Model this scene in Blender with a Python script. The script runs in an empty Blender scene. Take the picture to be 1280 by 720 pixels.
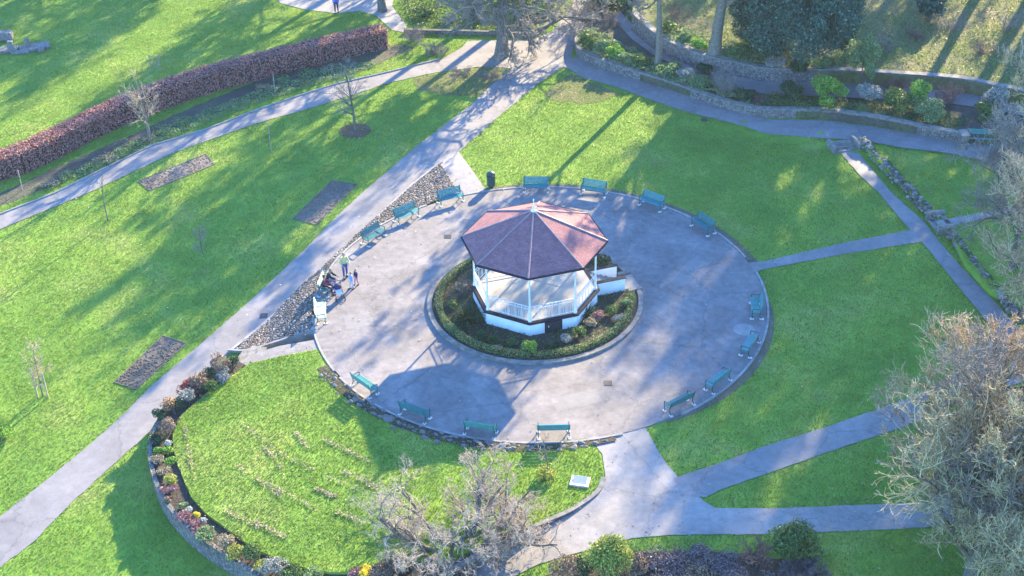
import bpy, bmesh, math, random
import numpy as np
from mathutils import Vector, Matrix
from mathutils.geometry import delaunay_2d_cdt

random.seed(7)
rng = np.random.default_rng(7)
C = bpy.context.scene.collection
R = math.radians
SUN_AZ, SUN_EL = R(28.5), R(20.0)

# ------------------------------------------------------------------ camera
F_PX, PITCH, ROLL = 1800.0, R(33.46), R(-1.49)
CAM = np.array([-1.35, -71.08, 48.0])

def at(px, py, z=0.0):
    c, s = math.cos(ROLL), math.sin(ROLL)
    dx, dy = px - 640, py - 360
    u, v = c * dx + s * dy, -s * dx + c * dy
    d = np.array([u / F_PX, math.cos(PITCH) - v / F_PX * math.sin(PITCH), -math.sin(PITCH) - v / F_PX * math.cos(PITCH)])
    zz = z if not callable(z) else 0.0
    for _ in range(6):
        p = CAM + (zz - CAM[2]) / d[2] * d
        if not callable(z):
            break
        zz = z(p[0], p[1])
    return p

def make_camera():
    cd = bpy.data.cameras.new('camera')
    cd.lens = F_PX / 1280 * 36
    cd.sensor_width = 36
    cd.clip_start = 0.5
    cd.clip_end = 2500
    co = bpy.data.objects.new('camera', cd)
    C.objects.link(co)
    cp, sp, c, s = math.cos(PITCH), math.sin(PITCH), math.cos(ROLL), math.sin(ROLL)
    fwd = Vector((0, cp, -sp)); rt = Vector((1, 0, 0)); up = Vector((0, sp, cp))
    X = rt * c + up * s; Y = -rt * s + up * c; Z = -fwd
    m = Matrix((X, Y, Z)).transposed().to_4x4()
    m.translation = Vector(CAM)
    co.matrix_world = m
    bpy.context.scene.camera = co
make_camera()

# ------------------------------------------------------------------ object helpers
def tag(o, label=None, cat=None, group=None, kind=None):
    if label: o['label'] = label
    if cat: o['category'] = cat
    if group: o['group'] = group
    if kind: o['kind'] = kind
    return o

def empty(name, loc, rz=0.0, label=None, cat=None, group=None):
    o = bpy.data.objects.new(name, None)
    C.objects.link(o)
    o.location = loc; o.rotation_euler = (0, 0, rz)
    o.empty_display_size = 0.2
    return tag(o, label, cat, group)

def link(name, me, mat=None, parent=None, loc=None, rz=None, smooth=False):
    o = bpy.data.objects.new(name, me)
    C.objects.link(o)
    if mat is not None and not me.materials:
        me.materials.append(mat)
    if parent is not None: o.parent = parent
    if loc is not None: o.location = loc
    if rz is not None: o.rotation_euler = (0, 0, rz)
    if smooth:
        me.polygons.foreach_set('use_smooth', [True] * len(me.polygons))
    return o

def np_mesh(name, V, F, smooth=False, attr=None):
    """V (n,3), F (m,k)"""
    me = bpy.data.meshes.new(name)
    V = np.asarray(V, np.float32); F = np.asarray(F, np.int32)
    k = F.shape[1]
    me.vertices.add(len(V)); me.vertices.foreach_set('co', V.ravel())
    me.loops.add(F.size); me.loops.foreach_set('vertex_index', F.ravel())
    me.polygons.add(len(F))
    me.polygons.foreach_set('loop_start', np.arange(0, F.size, k, dtype=np.int32))
    try:
        me.polygons.foreach_set('loop_total', np.full(len(F), k, np.int32))
    except Exception:
        pass
    if smooth: me.polygons.foreach_set('use_smooth', np.ones(len(F), bool))
    me.update(calc_edges=True)
    return me

class MB:
    """collects simple shapes; build() makes one mesh object"""
    def __init__(s): s.v = []; s.f = []
    def add(s, vs, fs):
        n = len(s.v); s.v += [tuple(v) for v in vs]; s.f += [tuple(i + n for i in f) for f in fs]
    def box(s, c, d, rz=0.0, m=None):
        x, y, z = d[0] / 2, d[1] / 2, d[2] / 2
        vs = [Vector((i * x, j * y, k * z)) for k in (-1, 1) for j in (-1, 1) for i in (-1, 1)]
        M = Matrix.Rotation(rz, 3, 'Z') if m is None else m
        s.add([M @ v + Vector(c) for v in vs], [(0, 2, 3, 1), (4, 5, 7, 6), (0, 1, 5, 4), (2, 6, 7, 3), (0, 4, 6, 2), (1, 3, 7, 5)])
    def beam(s, a, b, w, h, up=(0, 0, 1)):
        a, b = Vector(a), Vector(b); d = b - a; L = d.length; d.normalize()
        u = Vector(up); sd = d.cross(u)
        if sd.length < 1e-4: sd = d.cross(Vector((1, 0, 0)))
        sd.normalize(); u = sd.cross(d)
        m = Matrix((d, sd, u)).transposed()
        s.box((a + b) / 2, (L, w, h), m=m)
    def tube(s, pts, rad, k=8, cap=True):
        pts = [Vector(p) for p in pts]
        if not hasattr(rad, '__len__'): rad = [rad] * len(pts)
        n0 = len(s.v); rings = []
        for i, p in enumerate(pts):
            d = (pts[min(i + 1, len(pts) - 1)] - pts[max(i - 1, 0)]).normalized()
            r = d.cross(Vector((0, 0, 1)) if abs(d.z) < .95 else Vector((1, 0, 0))).normalized(); u = r.cross(d)
            rings.append([p + (r * math.cos(2 * math.pi * j / k) + u * math.sin(2 * math.pi * j / k)) * rad[i] for j in range(k)])
        vs = [v for r_ in rings for v in r_]
        fs = [(i * k + j, i * k + (j + 1) % k, (i + 1) * k + (j + 1) % k, (i + 1) * k + j) for i in range(len(pts) - 1) for j in range(k)]
        if cap: fs += [tuple(range(k))[::-1], tuple((len(pts) - 1) * k + j for j in range(k))]
        s.add(vs, fs)
    def lathe(s, prof, k=16, c=(0, 0, 0), a0=0.0):
        vs = [(c[0] + r * math.cos(a0 + 2 * math.pi * j / k), c[1] + r * math.sin(a0 + 2 * math.pi * j / k), c[2] + z) for r, z in prof for j in range(k)]
        fs = [(i * k + j, i * k + (j + 1) % k, (i + 1) * k + (j + 1) % k, (i + 1) * k + j) for i in range(len(prof) - 1) for j in range(k)]
        fs += [tuple(range(k))[::-1], tuple((len(prof) - 1) * k + j for j in range(k))]
        s.add(vs, fs)
    def build(s, name, mat, parent=None, smooth=False, bevel=0.0, loc=None, rz=None):
        me = bpy.data.meshes.new(name)
        me.from_pydata(s.v, [], s.f); me.validate(); me.update()
        bm = bmesh.new(); bm.from_mesh(me)
        bmesh.ops.recalc_face_normals(bm, faces=bm.faces)
        if bevel:
            bmesh.ops.bevel(bm, geom=bm.edges, offset=bevel, segments=1, affect='EDGES')
        bm.to_mesh(me); bm.free()
        return link(name, me, mat, parent, loc, rz, smooth)

def copy_tree(o, parent=None):
    c = o.copy(); C.objects.link(c)
    if parent is not None: c.parent = parent
    for ch in list(o.children): copy_tree(ch, c)
    return c

# ------------------------------------------------------------------ materials
def _nodes(name):
    m = bpy.data.materials.new(name); m.use_nodes = True
    nt = m.node_tree; b = nt.nodes['Principled BSDF']
    return m, nt, b

def ramp(nt, stops, interp='LINEAR'):
    r = nt.nodes.new('ShaderNodeValToRGB'); e = r.color_ramp.elements
    r.color_ramp.interpolation = interp
    while len(e) < len(stops): e.new(0.5)
    for el, (p, c) in zip(e, stops):
        el.position = p; el.color = (*c, 1)
    return r

def noise(nt, vec, scale, detail=4, rough=0.55, dist=0.0):
    n = nt.nodes.new('ShaderNodeTexNoise'); n.inputs['Scale'].default_value = scale
    n.inputs['Detail'].default_value = detail; n.inputs['Roughness'].default_value = rough
    n.inputs['Distortion'].default_value = dist
    nt.links.new(vec, n.inputs['Vector']); return n

def mix(nt, a, b, fac, mode='MIX'):
    m = nt.nodes.new('ShaderNodeMix'); m.data_type = 'RGBA'; m.blend_type = mode
    for sock, v in ((m.inputs[6], a), (m.inputs[7], b)):
        if isinstance(v, tuple): sock.default_value = (*v, 1)
        else: nt.links.new(v, sock)
    if isinstance(fac, float): m.inputs[0].default_value = fac
    else: nt.links.new(fac, m.inputs[0])
    return m.outputs[2]

def bump(nt, b, h, strength, dist):
    n = nt.nodes.new('ShaderNodeBump'); n.inputs['Strength'].default_value = strength; n.inputs['Distance'].default_value = dist
    nt.links.new(h, n.inputs['Height']); nt.links.new(n.outputs[0], b.inputs['Normal']); return n

def simple(name, c1, c2=None, scale=4.0, rough=0.7, bstr=0.0, bscale=20.0, bdist=0.02, spec=0.3, metal=0.0):
    m, nt, b = _nodes(name)
    b.inputs['Roughness'].default_value = rough; b.inputs['Metallic'].default_value = metal
    b.inputs['Specular IOR Level'].default_value = spec
    tc = nt.nodes.new('ShaderNodeTexCoord').outputs['Object']
    c2 = c2 or tuple(x * 0.8 for x in c1)
    n = noise(nt, tc, scale)
    r = ramp(nt, [(0.35, c1), (0.65, c2)]); nt.links.new(n.outputs[0], r.inputs[0])
    nt.links.new(r.outputs[0], b.inputs['Base Color'])
    if bstr:
        n2 = noise(nt, tc, bscale, 5); bump(nt, b, n2.outputs[0], bstr, bdist)
    return m

def leafy(name, stops, trans=0.25, rough=0.6, spec=0.25):
    """leaves: colour varies per leaf"""
    m, nt, b = _nodes(name)
    g = nt.nodes.new('ShaderNodeNewGeometry')
    r = ramp(nt, stops); nt.links.new(g.outputs['Random Per Island'], r.inputs[0])
    nt.links.new(r.outputs[0], b.inputs['Base Color'])
    b.inputs['Roughness'].default_value = rough; b.inputs['Specular IOR Level'].default_value = spec
    if trans:
        t = nt.nodes.new('ShaderNodeBsdfTranslucent'); nt.links.new(r.outputs[0], t.inputs[0])
        ms = nt.nodes.new('ShaderNodeMixShader'); ms.inputs[0].default_value = trans
        nt.links.new(b.outputs[0], ms.inputs[1]); nt.links.new(t.outputs[0], ms.inputs[2])
        nt.links.new(ms.outputs[0], nt.nodes['Material Output'].inputs[0])
    return m

def ground_mat(name, big, fine, bigscale=0.18, midscale=1.1, finescale=9.0, bstr=0.6, bdist=0.05, rough=0.9, finemix=0.5, spots=None):
    m, nt, b = _nodes(name)
    b.inputs['Roughness'].default_value = rough; b.inputs['Specular IOR Level'].default_value = 0.15
    tc = nt.nodes.new('ShaderNodeTexCoord').outputs['Object']
    n1 = noise(nt, tc, bigscale, 5, 0.6, 0.3); r1 = ramp(nt, big); nt.links.new(n1.outputs[0], r1.inputs[0])
    n2 = noise(nt, tc, finescale, 6, 0.65); r2 = ramp(nt, fine); nt.links.new(n2.outputs[0], r2.inputs[0])
    col = mix(nt, r1.outputs[0], r2.outputs[0], finemix, 'OVERLAY')
    n3 = noise(nt, tc, midscale, 4, 0.6); r3 = ramp(nt, [(0.3, (.38, .38, .38)), (0.7, (.62, .62, .62))]); nt.links.new(n3.outputs[0], r3.inputs[0])
    col = mix(nt, col, r3.outputs[0], 0.6, 'OVERLAY')
    n5 = noise(nt, tc, 0.07, 3, 0.6, 1.2); r5 = ramp(nt, [(0.35, (.43, .46, .45)), (0.65, (.57, .55, .52))]); nt.links.new(n5.outputs[0], r5.inputs[0])
    col = mix(nt, col, r5.outputs[0], 0.9, 'OVERLAY')
    if spots:
        n4 = noise(nt, tc, spots[1], 3, 0.7, 0.6); r4 = ramp(nt, [(spots[2], (0, 0, 0)), (spots[2] + 0.1, (1, 1, 1))]); nt.links.new(n4.outputs[0], r4.inputs[0])
        col = mix(nt, col, spots[0], r4.outputs[0])
    nt.links.new(col, b.inputs['Base Color'])
    bump(nt, b, n2.outputs[0], bstr, bdist)
    return m

def stone_mat(name, c1, c2, joint, sx=0.5, sy=0.22, vor=False, scale=3.0):
    m, nt, b = _nodes(name)
    b.inputs['Roughness'].default_value = 0.9; b.inputs['Specular IOR Level'].default_value = 0.2
    tc = nt.nodes.new('ShaderNodeTexCoord').outputs['Object']
    v = nt.nodes.new('ShaderNodeTexVoronoi'); v.inputs['Scale'].default_value = scale; nt.links.new(tc, v.inputs['Vector'])
    v2 = nt.nodes.new('ShaderNodeTexVoronoi'); v2.feature = 'DISTANCE_TO_EDGE'; v2.inputs['Scale'].default_value = scale; nt.links.new(tc, v2.inputs['Vector'])
    sep = nt.nodes.new('ShaderNodeSeparateColor'); nt.links.new(v.outputs['Color'], sep.inputs[0])
    r = ramp(nt, [(0.0, c1), (1.0, c2)]); nt.links.new(sep.outputs[0], r.inputs[0])
    e = ramp(nt, [(0.02, (0, 0, 0)), (0.09, (1, 1, 1))]); nt.links.new(v2.outputs['Distance'], e.inputs[0])
    n = noise(nt, tc, 14, 5); rn = ramp(nt, [(0.3, (.35, .35, .35)), (0.7, (.65, .65, .65))]); nt.links.new(n.outputs[0], rn.inputs[0])
    col = mix(nt, joint, r.outputs[0], e.outputs[0]); col = mix(nt, col, rn.outputs[0], 0.6, 'OVERLAY')
    nt.links.new(col, b.inputs['Base Color'])
    mm = nt.nodes.new('ShaderNodeMath'); mm.operation = 'ADD'
    nt.links.new(e.outputs[0], mm.inputs[0]); nt.links.new(n.outputs[0], mm.inputs[1])
    bump(nt, b, mm.outputs[0], 0.6, 0.04)
    return m

def path_mat(name, c1, c2, c3, crack=True, stain=0.5):
    m, nt, b = _nodes(name)
    b.inputs['Roughness'].default_value = 0.78; b.inputs['Specular IOR Level'].default_value = 0.3
    tc = nt.nodes.new('ShaderNodeTexCoord').outputs['Object']
    n1 = noise(nt, tc, 0.35, 5, 0.6, 0.5); r1 = ramp(nt, [(0.3, c1), (0.55, c2), (0.72, c3)]); nt.links.new(n1.outputs[0], r1.inputs[0])
    n2 = noise(nt, tc, 2.3, 6, 0.7); r2 = ramp(nt, [(0.3, (.36, .36, .36)), (0.7, (.64, .64, .64))]); nt.links.new(n2.outputs[0], r2.inputs[0])
    n3 = noise(nt, tc, 40, 3, 0.7); r3 = ramp(nt, [(0.3, (.38, .38, .38)), (0.7, (.62, .62, .62))]); nt.links.new(n3.outputs[0], r3.inputs[0])
    col = mix(nt, r1.outputs[0], r2.outputs[0], stain, 'OVERLAY'); col = mix(nt, col, r3.outputs[0], 0.6, 'OVERLAY')
    if crack:
        mp = nt.nodes.new('ShaderNodeVectorMath'); mp.operation = 'ADD'; nt.links.new(tc, mp.inputs[0]); nt.links.new(n2.outputs['Color'], mp.inputs[1])
        v = nt.nodes.new('ShaderNodeTexVoronoi'); v.feature = 'DISTANCE_TO_EDGE'; v.inputs['Scale'].default_value = 0.16; nt.links.new(mp.outputs[0], v.inputs['Vector'])
        e = ramp(nt, [(0.0, (1, 1, 1)), (0.009, (0, 0, 0))]); nt.links.new(v.outputs['Distance'], e.inputs[0])
        fm = nt.nodes.new('ShaderNodeMath'); fm.operation = 'MULTIPLY'; fm.inputs[1].default_value = 0.5
        nt.links.new(e.outputs[0], fm.inputs[0])
        col = mix(nt, col, tuple(x * 0.45 for x in c1), fm.outputs[0])
    nt.links.new(col, b.inputs['Base Color'])
    bump(nt, b, n3.outputs[0], 0.35, 0.01)
    return m

G1, G2, G3 = (.10, .205, .032), (.17, .275, .040), (.27, .30, .08)
M = {}
M['grass'] = ground_mat('grass', [(0.30, G1), (0.52, G2), (0.72, G3)], [(0.25, (.38, .40, .36)), (0.5, (.5, .5, .48)), (0.75, (.66, .64, .58))], bstr=0.5, bdist=0.035, finescale=8, finemix=0.45, spots=((.24, .22, .09), 0.9, 0.66))
M['rough_grass'] = ground_mat('rough_grass', [(0.30, (.085, .125, .035)), (0.5, (.135, .135, .06)), (0.66, (.19, .155, .105))], [(0.25, (.25, .25, .2)), (0.5, (.5, .5, .48)), (0.75, (.75, .72, .66))], bstr=0.9, bdist=0.10, finescale=5, finemix=0.7, bigscale=0.3)
M['blade'] = leafy('blade', [(0, (.095, .185, .028)), (0.45, (.17, .27, .038)), (0.85, (.25, .32, .055)), (1, (.34, .34, .13))], 0.35, rough=.5, spec=.5)
M['soil'] = ground_mat('soil', [(0.3, (.045, .036, .03)), (0.6, (.07, .056, .046)), (0.75, (.10, .085, .068))], [(0.3, (.3, .3, .3)), (0.7, (.7, .7, .7))], bstr=1, bdist=0.08, finescale=6, finemix=0.8)
M['bedsoil'] = ground_mat('bed_soil', [(0.3, (.10, .08, .065)), (0.6, (.16, .13, .11)), (0.75, (.21, .175, .15))], [(0.3, (.38, .38, .38)), (0.7, (.62, .62, .62))], bstr=0.8, bdist=0.05, finescale=6, finemix=0.7)
M['mulch'] = ground_mat('mulch', [(0.3, (.10, .05, .035)), (0.6, (.17, .09, .065)), (0.75, (.24, .15, .11))], [(0.3, (.3, .3, .3)), (0.7, (.7, .7, .7))], bstr=1, bdist=0.08, finescale=8, finemix=0.8)
M['ditch'] = ground_mat('ditch', [(0.3, (.055, .055, .045)), (0.5, (.085, .08, .065)), (0.7, (.09, .115, .04))], [(0.3, (.3, .3, .3)), (0.7, (.7, .7, .7))], bstr=1, bdist=0.08, finescale=5, finemix=0.8)
M['tarmac'] = path_mat('tarmac', (.155, .143, .143), (.20, .185, .183), (.245, .225, .22))
M['tarmac_ring'] = path_mat('tarmac_ring', (.125, .114, .114), (.18, .163, .162), (.24, .214, .207), stain=0.85)
M['paving'] = path_mat('paving', (.20, .187, .18), (.25, .232, .225), (.30, .275, .26), stain=.7)
M['kerb'] = simple('kerb_stone', (.30, .29, .28), (.20, .195, .19), 2.5, 0.9, 0.4, 15)
M['wall_stone'] = stone_mat('wall_stone', (.12, .11, .10), (.24, .22, .20), (.075, .07, .065), scale=5.5)
M['coping'] = simple('coping', (.24, .225, .205), (.13, .125, .115), 3, 0.9, 0.5, 12)
M['rock'] = simple('rock', (.22, .205, .19), (.10, .095, .09), 5, 0.9, 0.7, 9, 0.05)
M['cobble'] = leafy('cobble', [(0, (.065, .05, .042)), (0.5, (.13, .105, .088)), (0.85, (.21, .175, .15)), (1, (.42, .38, .34))], 0, 0.85)
M['wallrock'] = leafy('wall_rock', [(0, (.09, .08, .07)), (0.5, (.17, .15, .135)), (1, (.30, .27, .245))], 0, .9)
M['mortar'] = simple('mortar', (.13, .12, .11), (.085, .08, .075), 6, 0.95, 0.5, 20)
M['white'] = simple('white_render', (.80, .80, .78), (.70, .70, .68), 1.5, 0.75, 0.2, 30, 0.01)
M['white_metal'] = simple('white_paint', (.78, .78, .76), (.62, .62, .60), 6, 0.45)
M['slab'] = simple('dark_slab_edge', (.014, .014, .026), (.026, .024, .038), 4, 0.85, 0.3, 20, spec=.1)
M['stagefloor'] = simple('stage_floor', (.45, .40, .345), (.36, .325, .285), 0.9, 0.8, 0.2, 25, 0.01)
M['door'] = simple('dark_door', (.025, .025, .03), (.04, .038, .04), 6, 0.6)
M['teal'] = simple('teal_paint', (.012, .17, .18), (.03, .22, .23), 5, 0.42, 0.15, 30, 0.005, spec=0.5)
M['teal_pale'] = simple('teal_paint_glare', (.34, .50, .46), (.25, .42, .38), 5, 0.40, 0.15, 30, 0.005, spec=0.5)  # teal made pale: glare off the seat and back put into the colour
M['iron'] = simple('green_iron', (.008, .07, .055), (.012, .09, .07), 7, 0.45, spec=0.5)
M['black'] = simple('black_metal', (.02, .02, .022), (.035, .035, .035), 7, 0.5)
M['bark'] = simple('bark', (.17, .15, .125), (.10, .09, .075), 5, 0.95, 0.9, 14, 0.06)
M['bark_pale'] = simple('pale_bark', (.22, .19, .15), (.13, .115, .09), 5, 0.95, 0.8, 14, 0.05)
M['twig'] = leafy('twig', [(0, (.14, .125, .11)), (0.6, (.23, .205, .18)), (1, (.33, .29, .25))], 0, 0.9)
M['twig_pale'] = leafy('pale_twig', [(0, (.25, .175, .10)), (0.5, (.48, .355, .215)), (1, (.70, .55, .36))], 0, 0.9)
M['twig_olive'] = leafy('olive_twig', [(0, (.18, .145, .08)), (0.5, (.35, .29, .165)), (1, (.54, .46, .28))], 0, 0.9)
M['twig_bloom'] = leafy('bloom_twig', [(0, (.24, .18, .14)), (0.5, (.43, .34, .27)), (1, (.62, .52, .42))], 0, 0.9)
M['twig_red'] = leafy('reddish_twig', [(0, (.12, .06, .05)), (0.6, (.20, .12, .10)), (1, (.30, .20, .17))], 0, 0.9)
M['beech'] = leafy('copper_leaf', [(0, (.20, .07, .06)), (0.5, (.38, .155, .13)), (1, (.54, .30, .26))], 0.2)
M['hedgecore'] = simple('hedge_core', (.03, .028, .02), (.045, .04, .03), 4, 1.0)
M['ever'] = leafy('evergreen', [(0, (.015, .04, .018)), (0.6, (.035, .08, .03)), (1, (.07, .13, .055))], 0.15)
M['ever_dark'] = leafy('dark_evergreen', [(0, (.015, .05, .04)), (0.6, (.035, .10, .07)), (0.9, (.08, .16, .11)), (1, (.24, .32, .22))], 0.1)
M['bright'] = leafy('bright_leaf', [(0, (.07, .16, .02)), (0.5, (.16, .32, .04)), (1, (.30, .46, .09))], 0.3)
M['light'] = leafy('pale_leaf', [(0, (.09, .16, .06)), (0.5, (.17, .26, .10)), (1, (.28, .36, .17))], 0.3)
M['mid'] = leafy('mid_leaf', [(0, (.03, .075, .02)), (0.5, (.07, .14, .035)), (1, (.15, .22, .07))], 0.25)
M['boxleaf'] = leafy('box_leaf', [(0, (.07, .11, .03)), (0.5, (.14, .20, .06)), (1, (.26, .32, .12))], 0.2)
M['yellowleaf'] = leafy('yellow_leaf', [(0, (.16, .20, .03)), (0.5, (.30, .34, .06)), (1, (.50, .48, .14))], 0.3)
M['brownleaf'] = leafy('brown_leaf', [(0, (.13, .085, .06)), (0.5, (.24, .16, .11)), (1, (.36, .27, .19))], 0.15)
M['lilacleaf'] = leafy('lilac_leaf', [(0, (.10, .08, .08)), (0.5, (.17, .135, .14)), (1, (.25, .20, .21))], 0.15)
M['redleaf'] = leafy('red_leaf', [(0, (.16, .03, .03)), (0.5, (.30, .07, .06)), (1, (.42, .14, .10))], 0.2)
M['pinkleaf'] = leafy('pink_leaf', [(0, (.20, .08, .08)), (0.5, (.32, .165, .155)), (1, (.44, .27, .25))], 0.2)
M['greyleaf'] = leafy('grey_leaf', [(0, (.17, .17, .14)), (0.5, (.28, .28, .24)), (1, (.42, .42, .36))], 0.15)
M['orangeleaf'] = leafy('orange_leaf', [(0, (.22, .11, .05)), (0.5, (.36, .21, .10)), (1, (.48, .34, .18))], 0.2)
M['straw'] = leafy('straw', [(0, (.20, .16, .09)), (0.5, (.32, .26, .16)), (1, (.46, .38, .25))], 0.2)
M['daff'] = leafy('yellow_petal', [(0, (.75, .55, .03)), (1, (.85, .70, .08))], 0.2)
M['whitepetal'] = leafy('white_petal', [(0, (.35, .38, .28)), (1, (.70, .70, .62))], 0.2)
M['bin'] = simple('bin_green', (.012, .05, .05), (.02, .07, .065), 6, 0.5)
M['plaque'] = simple('plaque_metal', (.28, .33, .38), (.36, .40, .44), 9, 0.35, spec=0.6)
M['plaquestone'] = simple('pale_stone', (.62, .60, .57), (.50, .48, .45), 3, 0.8, 0.3, 20)
M['stake'] = simple('stake_wood', (.34, .29, .22), (.24, .20, .15), 5, 0.9)
M['skin'] = simple('skin', (.50, .31, .24), (.44, .27, .21), 5, 0.6)
M['hair_dark'] = simple('dark_hair', (.03, .02, .015), (.05, .035, .025), 9, 0.7)
M['hair_fair'] = simple('fair_hair', (.30, .20, .11), (.22, .14, .08), 9, 0.7)
for nm, c in dict(hivis=(.52, .50, .22), jeans=(.04, .08, .25), darkred=(.20, .03, .05), navy=(.02, .025, .08), pink=(.60, .28, .38), blue=(.05, .14, .60), skyblue=(.25, .38, .70), black=(.02, .02, .03), pale=(.70, .66, .68), grey=(.2, .2, .22)).items():
    M['c_' + nm] = simple('cloth_' + nm, c, tuple(x * .75 for x in c), 9, 0.85, 0.3, 30, 0.01)

def roof_mat():
    m, nt, b = _nodes('roof_tile')
    b.inputs['Roughness'].default_value = 0.85; b.inputs['Specular IOR Level'].default_value = 0.12
    uv = nt.nodes.new('ShaderNodeUVMap').outputs[0]
    br = nt.nodes.new('ShaderNodeTexBrick'); nt.links.new(uv, br.inputs['Vector'])
    br.inputs['Scale'].default_value = 1.0; br.inputs['Brick Width'].default_value = 0.17; br.inputs['Row Height'].default_value = 0.115
    br.inputs['Mortar Size'].default_value = 0.007; br.inputs['Color1'].default_value = (.295, .14, .15, 1); br.inputs['Color2'].default_value = (.23, .105, .115, 1)
    br.inputs['Mortar'].default_value = (.12, .065, .06, 1)
    tc = nt.nodes.new('ShaderNodeTexCoord').outputs['Object']
    n = noise(nt, tc, 1.6, 5); rn = ramp(nt, [(0.3, (.4, .4, .4)), (0.7, (.6, .6, .6))]); nt.links.new(n.outputs[0], rn.inputs[0])
    nt.links.new(mix(nt, br.outputs[0], rn.outputs[0], 0.7, 'OVERLAY'), b.inputs['Base Color'])
    inv = nt.nodes.new('ShaderNodeMath'); inv.operation = 'SUBTRACT'; inv.inputs[0].default_value = 1; nt.links.new(br.outputs['Fac'], inv.inputs[1])
    bump(nt, b, inv.outputs[0], 0.6, 0.02)
    return m
M['roof'] = roof_mat()
M['ridge'] = simple('ridge_tile', (.24, .15, .155), (.31, .205, .21), 4, 0.6, 0.2, 20)

# ------------------------------------------------------------------ terrain
def ss(x, a, b):
    t = np.clip((x - a) / (b - a), 0, 1); return t * t * (3 - 2 * t)
_p0, _p1 = at(560, 215), at(60, 650)
_dn = (_p1 - _p0)[:2]; _dn = _dn / np.hypot(*_dn)
_a3, _b3 = at(860, 140), at(1227, 200)
_d3 = (_b3 - _a3)[:2]; _d3 = _d3 / np.hypot(*_d3)
def base(x, y):
    s = (x - _p0[0]) * _dn[0] + (y - _p0[1]) * _dn[1]
    sp = np.log1p(np.exp(np.clip(s / 3.0, -30, 30))) * 3.0
    w = 1 - ss(x, -9.0, 4.0)
    z = -0.031 * np.minimum(sp, 70) * w
    q = -(x - _a3[0]) * _d3[1] + (y - _a3[1]) * _d3[0]
    z = z + 0.35 * ss(q, -2.2, -0.3) * ss(x, 8, 17)
    return z
def bz(x, y): return float(base(x, y))
def A(px, py, off=0.0):
    p = at(px, py, lambda x, y: bz(x, y) + off); return p

def catmull(pts, n=6, closed=False):
    P = [np.array(p, float) for p in pts]; out = []
    N = len(P); rngi = range(N if closed else N - 1)
    for i in rngi:
        p0 = P[(i - 1) % N] if closed or i > 0 else P[i] * 2 - P[i + 1]
        p1 = P[i]; p2 = P[(i + 1) % N]
        p3 = P[(i + 2) % N] if closed or i + 2 < N else p2 * 2 - p1
        for k in range(n):
            t = k / n
            out.append(0.5 * ((2 * p1) + (-p0 + p2) * t + (2 * p0 - 5 * p1 + 4 * p2 - p3) * t * t + (-p0 + 3 * p1 - 3 * p2 + p3) * t ** 3))
    if not closed: out.append(P[-1])
    return out

def inside(poly, X, Y):
    poly = np.asarray(poly); c = np.zeros(X.shape, bool); n = len(poly); j = n - 1
    for i in range(n):
        xi, yi, xj, yj = *poly[i], *poly[j]
        if yi != yj:
            c ^= ((yi > Y) != (yj > Y)) & (X < (xj - xi) * (Y - yi) / (yj - yi) + xi)
        j = i
    return c

def rough_edge(poly, amp=0.05, step=0.35):
    out = []
    n = len(poly)
    for i in range(n):
        a, b = np.array(poly[i][:2], float), np.array(poly[(i + 1) % n][:2], float)
        L = np.hypot(*(b - a)); k = max(1, int(L / step))
        nr = np.array([-(b - a)[1], (b - a)[0]]) / max(L, 1e-6)
        for q in range(k):
            out.append(a + (b - a) * q / k + (nr * rng.normal(0, amp * .5) if q else 0))
    return out

def sheet(name, poly, mat, zf, off=0.0, grid=1.2, skirt=0.0, amp=0.0, kind='structure', jit=0.0):
    poly = [np.array(p[:2], float) for p in poly]
    if amp: poly = rough_edge(poly, amp)
    n = len(poly)
    xs = np.array([p[0] for p in poly]); ys = np.array([p[1] for p in poly])
    gx, gy = np.meshgrid(np.arange(xs.min(), xs.max(), grid), np.arange(ys.min(), ys.max(), grid))
    gx = gx.ravel() + .013; gy = gy.ravel() + .017
    k = inside(poly, gx, gy); pts = list(zip(gx[k], gy[k]))
    verts = [Vector((float(p[0]), float(p[1]))) for p in poly] + [Vector((float(a), float(b))) for a, b in pts]
    vo, eo, fo, *_ = delaunay_2d_cdt(verts, [], [list(range(n))], 1, 1e-5)
    V = [(v.x, v.y, float(zf(v.x, v.y)) + off) for v in vo]
    F = [tuple(f) for f in fo]
    me = bpy.data.meshes.new(name); me.from_pydata(V, [], F)
    bm = bmesh.new(); bm.from_mesh(me)
    bmesh.ops.recalc_face_normals(bm, faces=bm.faces)
    if sum(f.normal.z for f in bm.faces) < 0: bmesh.ops.reverse_faces(bm, faces=bm.faces)
    if skirt:
        be = [e for e in bm.edges if e.is_boundary]
        r = bmesh.ops.extrude_edge_only(bm, edges=be)
        for v in r['geom']:
            if isinstance(v, bmesh.types.BMVert): v.co.z -= skirt
    bm.to_mesh(me); bm.free()
    o = link(name, me, mat)
    if kind: o['kind'] = kind
    return o

# big ground grid
def ground():
    xs = np.unique(np.concatenate([np.linspace(-400, -64, 12), np.arange(-64, 64, 1.0), np.linspace(64, 400, 12)]))
    ys = np.unique(np.concatenate([np.linspace(-200, -44, 8), np.arange(-44, 110, 1.0), np.linspace(110, 600, 14)]))
    X, Y = np.meshgrid(xs, ys); Z = base(X, Y)
    nx, ny = len(xs), len(ys)
    V = np.stack([X.ravel(), Y.ravel(), Z.ravel()], 1)
    i = np.arange(nx * ny).reshape(ny, nx)
    F = np.stack([i[:-1, :-1].ravel(), i[:-1, 1:].ravel(), i[1:, 1:].ravel(), i[1:, :-1].ravel()], 1)
    o = link('ground', np_mesh('ground', V, F, True), M['grass']); o['kind'] = 'structure'
ground()

def PX(lst, off=0.0, z=None):
    return [(at(a, b, z) if z is not None else A(a, b, off)) for a, b in lst]

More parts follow.
